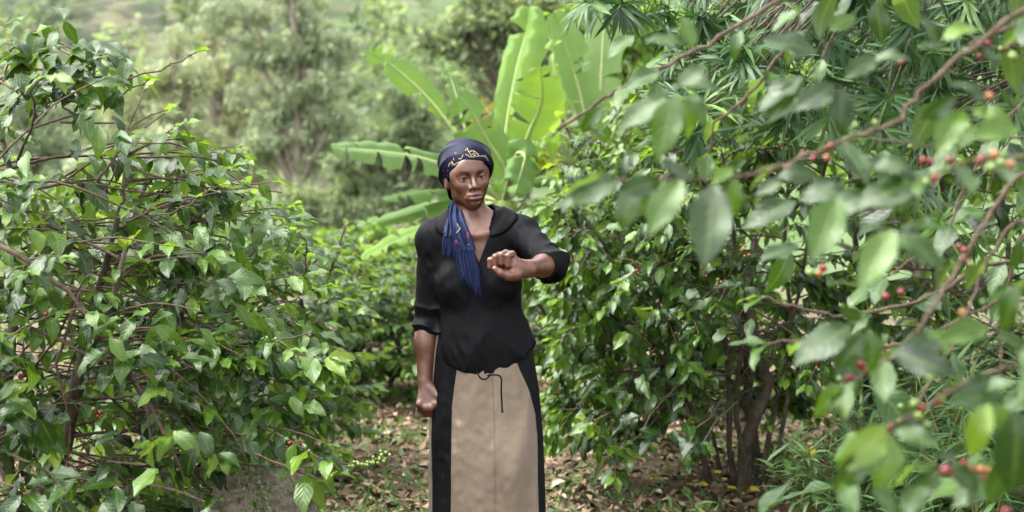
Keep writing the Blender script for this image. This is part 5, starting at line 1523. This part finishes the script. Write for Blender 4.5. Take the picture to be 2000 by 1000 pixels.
    def stroke(pix, w, mat, name="print"):
        ok = [x for x in (on_scarf(*p) for p in smooth_line([(a, b, 0) for a, b in pix], max(6, 4 * len(pix)))[:, :2]) if x is not None]
        if len(ok) < 3: return
        P = np.array([a for a, _ in ok]); N = np.array([b for _, b in ok])
        T = unit(np.gradient(P, axis=0)); Sd = unit(np.cross(T, N)); ww = w * .72 * (.6 + .5 * np.abs(np.sin(np.arange(len(P)) * .9)))[:, None]
        VV = np.stack([P - Sd * ww + N * .0008, P + N * .0014, P + Sd * ww + N * .0008], 1).reshape(-1, 3)
        i = np.arange(len(P) - 1)[:, None] * 3 + np.arange(2)[None]
        obj(name, VV, np.stack([i, i + 1, i + 4, i + 3], -1).reshape(-1, 4), mat, scarf)
    Z = lambda L: [(840 + x * .17, 260 + y * .17) for x, y in L]
    G = M['gold']
    for L, w in [([(225, 560), (250, 500), (275, 440), (300, 400), (340, 360)], .0016), ([(215, 385), (225, 350), (260, 345), (285, 375)], .0018), ([(245, 320), (262, 345), (250, 380)], .0014), ([(270, 285), (275, 315)], .0016),
                 ([(285, 365), (310, 340), (345, 335), (345, 365), (315, 385), (290, 425)], .0016), ([(330, 292), (350, 298), (365, 280), (382, 250)], .0016), ([(405, 190), (412, 200)], .0022), ([(408, 240), (422, 258)], .0014), ([(420, 168), (445, 215), (475, 262), (510, 280)], .0016),
                 ([(425, 245), (450, 272), (478, 275)], .0014), ([(450, 215), (500, 205), (540, 235), (555, 265), (515, 262), (480, 235)], .0016), ([(495, 225), (520, 245), (500, 268)], .0014), ([(555, 262), (590, 265), (608, 258), (622, 275)], .0015), ([(600, 262), (640, 280), (668, 318)], .0015), ([(630, 245), (650, 285)], .0013), ([(470, 200), (520, 218), (560, 250)], .0012)]:
        stroke(Z(L), w, G)
    for L, w in [([(285, 235), (295, 228), (303, 240)], .0035), ([(150, 425), (155, 432), (150, 440)], .0022), ([(200, 420), (208, 430), (203, 440)], .0025), ([(190, 470), (198, 490), (205, 505)], .0020), ([(170, 300), (175, 306), (172, 312)], .0018)]:
        stroke(Z(L), w, M['red_print'])
    # ---------------- shirt
    C = Field()
    torso(C, .002, .010)
    C.ell((.03, .018, .91), (.178, .122, .17), .06)
    C.cone(SR, ER, .058, .047, .035)
    C.cone(ER, ER + (WR - ER) * .30, .047, .046, .02)
    cuff = ER + (WR - ER) * .30
    for q, rr in ((.10, .047), (.20, .049), (.29, .048)):
        c = ER + (WR - ER) * q; C.ell(c, (rr, rr + .002, .013), .014)
    C.cone(SL, EL, .058, .051, .035)
    C.cone(EL, EL + (WL - EL) * .40, .051, .046, .025)
    C.ell(EL + [-.004, -.01, -.028], (.045, .045, .042), .03)
    ax = unit(WL - EL); aR = unit(WR - ER)
    for q in (.16, .28, .39):
        c = EL + (WL - EL) * q; C.cone(c - ax * .004, c + ax * .004, .0500 - .008 * q, None, .012)
    rngw = np.random.default_rng(3)
    def wrinkles(P):
        x, y, z = P[:, 0], P[:, 1], P[:, 2]
        Pq = np.stack([x * 7 + z * 3.0, y * 7, z * 5 - x * 4], -1)
        rid = lambda Q, sd: .5 - np.abs(vnoise(Q, sd)) * 1.6
        w = .0050 * vnoise(Pq, 3) - .0032 * rid(Pq * 1.7 + 9, 5) - .0028 * rid(Pq * np.array([4.2, 4, 2.6]) + 4, 6)
        armr = (x < -.125) & (z < 1.2); arml = x > .19
        u = np.where(armr, z * 62 + x * 30, z * 45 - x * 55 + y * 40) + 2.6 * vnoise(P * 11.0, 8)
        fold = .0062 * (1 - 2 * np.abs(np.sin(u * .5)) ** .8)
        w = np.where(armr | arml, w * .6 - fold * np.where(armr, np.clip((1.13 - z) * 9 + .3, .2, 1), np.clip((x - .19) * 9 + .15, .1, 1)), w)
        low = np.clip((1.06 - z) / .16, 0, 1) * (~(armr | arml))
        w = w - low * .0040 * (1 - 2 * np.abs(np.sin(x * 17 + 14 * (z - .9) * np.sign(x - .03) + 1.6 * vnoise(P * 6.0, 2))) ** .8)
        und = np.exp(-((np.abs(x - .01) - .115) / .05) ** 2 - ((z - 1.20) / .09) ** 2) * (y < .03)
        w = w - und * .0018 * np.sin(z * 95 + np.abs(x) * 60)
        return w
    C.warp(wrinkles)
    def end(axis, c): return lambda P: -((P - c) @ axis)
    # sleeve ends
    C.fn(lambda P: np.maximum(-((P - (ER + (WR - ER) * .315)) @ aR), np.linalg.norm((P - WR) - ((P - WR) @ aR)[:, None] * aR, axis=1) - .09), (-.32, -.2, .6), (-.07, .2, 1.15), .005, 's')
    C.fn(lambda P: np.maximum(-((P - (EL + (WL - EL) * .41)) @ ax), np.linalg.norm((P - WL) - ((P - WL) @ ax)[:, None] * ax, axis=1) - .085), (.0, -.6, 1.0), (.4, -.15, 1.4), .005, 's')
    # open neck and V
    C.fn(lambda P: np.sqrt((P[:, 0] - .004) ** 2 + ((P[:, 1] - .012) * .92) ** 2) - .066 - np.clip(P[:, 2] - 1.40, -.03, .2) * .25, (-.2, -.2, 1.385), (.2, .2, 1.6), .008, 's')
    def vee(P):
        z = P[:, 2]; xc = .012 - .05 * np.clip((z - 1.25), 0, .3); hw = np.clip((z - 1.246) * .40, -.05, .062)
        return np.maximum((np.abs(P[:, 0] - xc) - hw) * .9, P[:, 1] + .01)
    C.fn(vee, (-.12, -.25, 1.235), (.14, .02, 1.5), .004, 's')
    # hem
    def hem(P):
        x = P[:, 0]; dx = x - .04; f = np.minimum(.850 + np.where(dx < 0, 1.75, 3.6) * dx * dx, .965)
        back = np.clip((P[:, 1] + .02) / .08, 0, 1); f = f * (1 - back) + np.maximum(.90, f - .02) * back
        return P[:, 2] - f
    C.fn(hem, (-.40, -.3, .5), (.4, .3, 1.10), .006, 's')
    V, Q = C.mesh((-.28, -.50, .78), (.38, .26, 1.50), .0038)
    V = smooth_mesh(V, Q, 1)
    shirt = obj("shirt", V, Q, M['black_knit'], root)
    sb = BVHTree.FromPolygons([tuple(v) for v in V], [tuple(f) for f in Q.tolist()])
    def wing(inner, outer, name="collar"):
        A = smooth_line(inner, 14); Bq = smooth_line(outer, 14)
        rows = []
        for u in np.linspace(0, 1, 7):
            P = A * (1 - u) + Bq * u
            out = []
            for i, p in enumerate(P):
                h = sb.find_nearest(Vector(p))
                n = np.array(h[1]); s = np.array(h[0]) + n * (.006 + .004 * math.sin(u * 3.1))
                lift = .022 * (1 - u) ** 2 * np.clip((p[1] + .06) / .06, 0, 1)
                out.append(s + np.array([0, 0, lift]))
            rows.append(out)
        T = np.array(rows); n1, n2 = T.shape[:2]
        i = np.arange(n1 - 1)[:, None] * n2 + np.arange(n2 - 1)[None]
        Fq = np.stack([i, i + 1, i + n2 + 1, i + n2], -1).reshape(-1, 4)
        o = obj(name, T.reshape(-1, 3), Fq, M['black_knit'], shirt)
        m = o.modifiers.new("thick", 'SOLIDIFY'); m.thickness = .004; m.offset = 0
        return o
    wing([(.01, .075, 1.435), (.050, .060, 1.43), (.066, .01, 1.415), (.062, -.05, 1.375), (.050, -.085, 1.335)],
         [(.015, .10, 1.40), (.085, .08, 1.405), (.125, .01, 1.405), (.150, -.045, 1.385), (.088, -.080, 1.345)])
    wing([(-.01, .075, 1.435), (-.045, .060, 1.43), (-.060, .01, 1.415), (-.055, -.05, 1.370), (-.040, -.085, 1.330)],
         [(-.015, .10, 1.40), (-.085, .08, 1.395), (-.115, .01, 1.385), (-.140, -.045, 1.350), (-.075, -.080, 1.330)])
    # ---------------- skirt panels
    zs = np.linspace(1.0, .07, 120)
    def ring(z, ph):
        """ph: angle from the front, + to the picture's right."""
        cx = np.interp(z, [.07, .36, .45, .63, .80, .94, 1.0], [.028, .036, .036, .034, .030, .024, .02])
        rx = np.interp(z, [.07, .36, .45, .63, .80, .94, 1.0], [.205, .208, .206, .203, .192, .172, .155])
        ry = np.interp(z, [.07, .36, .45, .63, .80, .94, 1.0], [.20, .19, .170, .138, .110, .090, .080])
        low = np.clip((.92 - z) / .5, 0, 1)
        f = 1 + low * (.028 * np.sin(ph * 7 + 1.3 + 2.2 * z) + .018 * np.sin(ph * 13 + 4 * z)) * (1 - .55 * np.exp(-(ph / .5) ** 2))
        f = f + .012 * np.sin(ph * 21 + 1) * np.clip((z - .72) / .2, 0, 1)
        x = cx + rx * np.sin(ph) * f; y = -ry * np.cos(ph) * f
        y = y - .050 * np.exp(-((x - .125) / .07) ** 2 - ((z - .56) / .13) ** 2) * (np.cos(ph) > 0) - .022 * np.exp(-((x + .02) / .06) ** 2 - ((z - .50) / .2) ** 2) * (np.cos(ph) > 0)
        y = y + np.clip((.90 - z) / .25, 0, 1) * .0150 * np.sin(x * 58 + 2.6 * np.sin(z * 5.0) + 1.2) * (.5 + .5 * vnoise(np.stack([x * 9, y * 0, z * 3.1], -1), 12))
        y = y + np.clip((.93 - z) / .14, .08, 1) * (.013 * vnoise(np.stack([x * 10 + z * 2, y * 4, z * 2.8 - x * 2], -1), 6) - .007 * (.5 - 1.6 * np.abs(vnoise(np.stack([x * 15 - z * 2.0, y * 3, z * 2.6 + x * 4], -1), 15))) * np.clip((.95 - z) / .2, 0, 1) + .004 * vnoise(np.stack([x * 22 + z * 9, y * 4, z * 13 - x * 12], -1), 7) + .003 * vnoise(np.stack([x * 46 - z * 20, y * 4, z * 40 + x * 20], -1), 9))
        return np.stack([x, y, z], -1)
    seamL = lambda z: np.interp(z, [.07, .36, .74, .88, 1.0], [-.62, -.62, -.60, -.50, -.40])
    seamR = lambda z: np.interp(z, [.07, .36, .58, .71, .88, 1.0], [1.02, 1.06, 1.14, 1.10, .72, .5])
    backL = lambda z: np.interp(z, [.07, .40, .6, .9], [-1.20, -1.22, -1.25, -1.32])
    backR = lambda z: np.interp(z, [.07, .5, .9], [1.95, 1.9, 1.7])
    skirt = tag(empty("skirt"), None); skirt.parent = root
    def panel(name, fa, fb, mat, n, out=0.0, lab=None):
        u = np.linspace(0, 1, n)
        PH = np.stack([fa(z) + (fb(z) - fa(z)) * u for z in zs])
        Zm = np.broadcast_to(zs[:, None], PH.shape)
        P = ring(Zm, PH)
        d = unit(P * [1, 1, 0] - np.array([.03, 0, 0])); d[..., 2] = 0
        edge = np.minimum(u, 1 - u) * (n - 1)
        P = P + d * (out + .0012 * np.exp(-(edge / 1.2) ** 2))[None, :, None]
        i = np.arange(len(zs) - 1)[:, None] * n + np.arange(n - 1)[None]
        o = obj(name, P.reshape(-1, 3), np.stack([i, i + n, i + n + 1, i + 1], -1).reshape(-1, 4), mat, skirt)
        m = o.modifiers.new("thick", 'SOLIDIFY'); m.thickness = .003; m.offset = -1
        if lab: o["label"] = lab
        return o
    e = .012
    panel("front_panel", lambda z: seamL(z) - e, lambda z: seamR(z) + e, M['tan_cloth'], 90, .002, "tan twill front panel with a centre seam")
    panel("side_panel", lambda z: backL(z), lambda z: seamL(z), M['black_cloth'], 40, 0, "black side panel behind the hanging fist")
    panel("side_panel", lambda z: seamR(z), lambda z: backR(z), M['black_cloth'], 40, 0, "black side panel below the raised arm")
    panel("back_panel", lambda z: backR(z) - e, lambda z: 2 * math.pi + backL(z) + e, M['tan_cloth'], 80, .002, "tan back panel showing as a thin strip")
    # stitched seams: centre line and panel edges
    def seam(fph, w, mat):
        Pz = np.linspace(.86, .10, 90); P = ring(Pz, fph(Pz)); d = unit(P * [1, 1, 0] - np.array([.03, 0, 0])) * [1, 1, 0]
        mb = MB(); mb.tube(P + d * .0035, np.full(90, w), 5); return mb.build("seam", mat, skirt)
    seam(lambda z: np.full_like(z, .16), .0011, M['tan_cloth'])
    # drawstring
    mb = MB()
    P = smooth_line([loc(952, 733, -.16), loc(977, 735, -.165), loc(979, 765, -.172), loc(981, 802, -.176)], 14)
    mb.tube(P, np.full(14, .0032), 6)
    mb.tube(np.array([P[-1] + [0, 0, .004], P[-1] - [0, 0, .006]]), [.0045, .0042], 6)
    P = smooth_line([loc(932, 728, -.15), loc(938, 738, -.160), loc(948, 741, -.162), loc(957, 733, -.158)], 10)
    mb.tube(P, np.full(10, .0030), 6)
    mb.build("drawstring", M['black_cloth'], skirt)
    # ---------------- hanging tail of the headscarf
    tail = tag(empty("scarf_tail"), None); tail.parent = root
    g = np.random.default_rng(8)
    def front_of(p, out=.010):
        h = sb.ray_cast(Vector((p[0], -.8, p[2])), Vector((0, 1, 0)))
        if h[0] is None: return np.array(p)
        return np.array([p[0], min(p[1], h[0][1] - out) if p[1] < 0 else p[1], p[2]])
    def strip(cl, w, nx, name, seed, mat):
        Cn = smooth_line(cl, 40); gg = np.random.default_rng(seed)
        W = np.interp(np.linspace(0, 1, 40), np.linspace(0, 1, len(w)), w)
        rows = []
        for i, c in enumerate(Cn):
            for u in np.linspace(-1, 1, nx):
                p = c + [u * W[i], -.010 * math.sin(u * 6.5 + i * .08 + seed) * min(1, i / 12), 0]
                rows.append(front_of(p, .008 + .006 * (1 + math.sin(u * 6.5 + i * .08 + seed))))
        i = np.arange(39)[:, None] * nx + np.arange(nx - 1)[None]
        o = obj(name, np.array(rows), np.stack([i, i + nx, i + nx + 1, i + 1], -1).reshape(-1, 4), mat, tail)
        m = o.modifiers.new("thick", 'SOLIDIFY'); m.thickness = .003; m.offset = 0
        return o
    strip([loc(893, 392, .03), loc(890, 412, -.03), loc(893, 432, -.09), loc(902, 460, -.12), loc(914, 490, -.13)], [.018, .020, .026, .032, .027], 17, "cloth", 1, M['navy_tail'])
    strip([loc(886, 396, .04), loc(879, 420, -.01), loc(877, 445, -.08), loc(876, 462, -.10)], [.014, .018, .018, .016], 11, "cloth", 2, M['navy_tail'])
    def fringe(a, b, n, La, Lb, seed, dx):
        gg = np.random.default_rng(seed); mb = MB()
        for k in range(n):
            f = gg.random(); p0 = a + (b - a) * f + [0, gg.uniform(-.006, .010), 0]
            L = La + (Lb - La) * f + gg.normal(0, .008)
            end = p0 + [dx + gg.normal(0, .006), 0, -L]
            P = smooth_line([p0, (p0 + end) / 2 + [gg.normal(0, .005), 0, 0], end], 9)
            off = gg.uniform(.004, .020)
            P = np.array([front_of(q, off) for q in P]); P[:, 0] += .0015 * np.sin(np.arange(9) * 1.9 + k)
            mb.tube(P, np.linspace(.0019, .0013, 9), 4)
        o = mb.build("fringe", M['navy_fringe'], tail); o["kind"] = "stuff"
    fringe(loc(888, 470, -.125), loc(927, 488, -.13), 95, .13, .155, 4, .022)
    fringe(loc(868, 452, -.09), loc(886, 458, -.10), 45, .07, .075, 5, -.002)
    # red and cream marks on the tail
    def tail_mark(cx, cy, pts, w, mat):
        P = np.array([front_of(loc(cx + a, cy + b, -.13), .030) for a, b in pts]); mb = MB(); mb.tube(smooth_line(P, 9), np.full(9, w), 5); mb.build("print", mat, tail)
    tail_mark(913, 460, [(-1, -5), (2, -1), (0, 3), (3, 7)], .0035, M['red_print'])
    tail_mark(892, 472, [(-2, -3), (1, 0), (0, 4)], .0026, M['red_print'])
    tail_mark(896, 445, [(-3, -8), (0, -2), (3, 1), (-2, 7), (-4, 10)], .0016, M['gold'])
    tail_mark(903, 474, [(-4, 3), (0, 0), (3, 3)], .0015, M['gold'])
    tail_mark(917, 480, [(-3, -3), (1, 2), (3, 6)], .0014, M['gold'])
    return root

def smooth_mesh(V, Q, it=2, lam=.5):
    V = np.asarray(V, float)
    E = np.vstack([Q[:, [0, 1]], Q[:, [1, 2]], Q[:, [2, 3]], Q[:, [3, 0]]])
    n = len(V); cnt = np.bincount(E.ravel(), minlength=n).astype(float)[:, None]
    for _ in range(it):
        acc = np.stack([np.bincount(E[:, 0], V[E[:, 1], k], n) + np.bincount(E[:, 1], V[E[:, 0], k], n) for k in range(3)], -1)
        V = V + lam * (acc / np.maximum(cnt, 1) - V)
    return V
make_person()
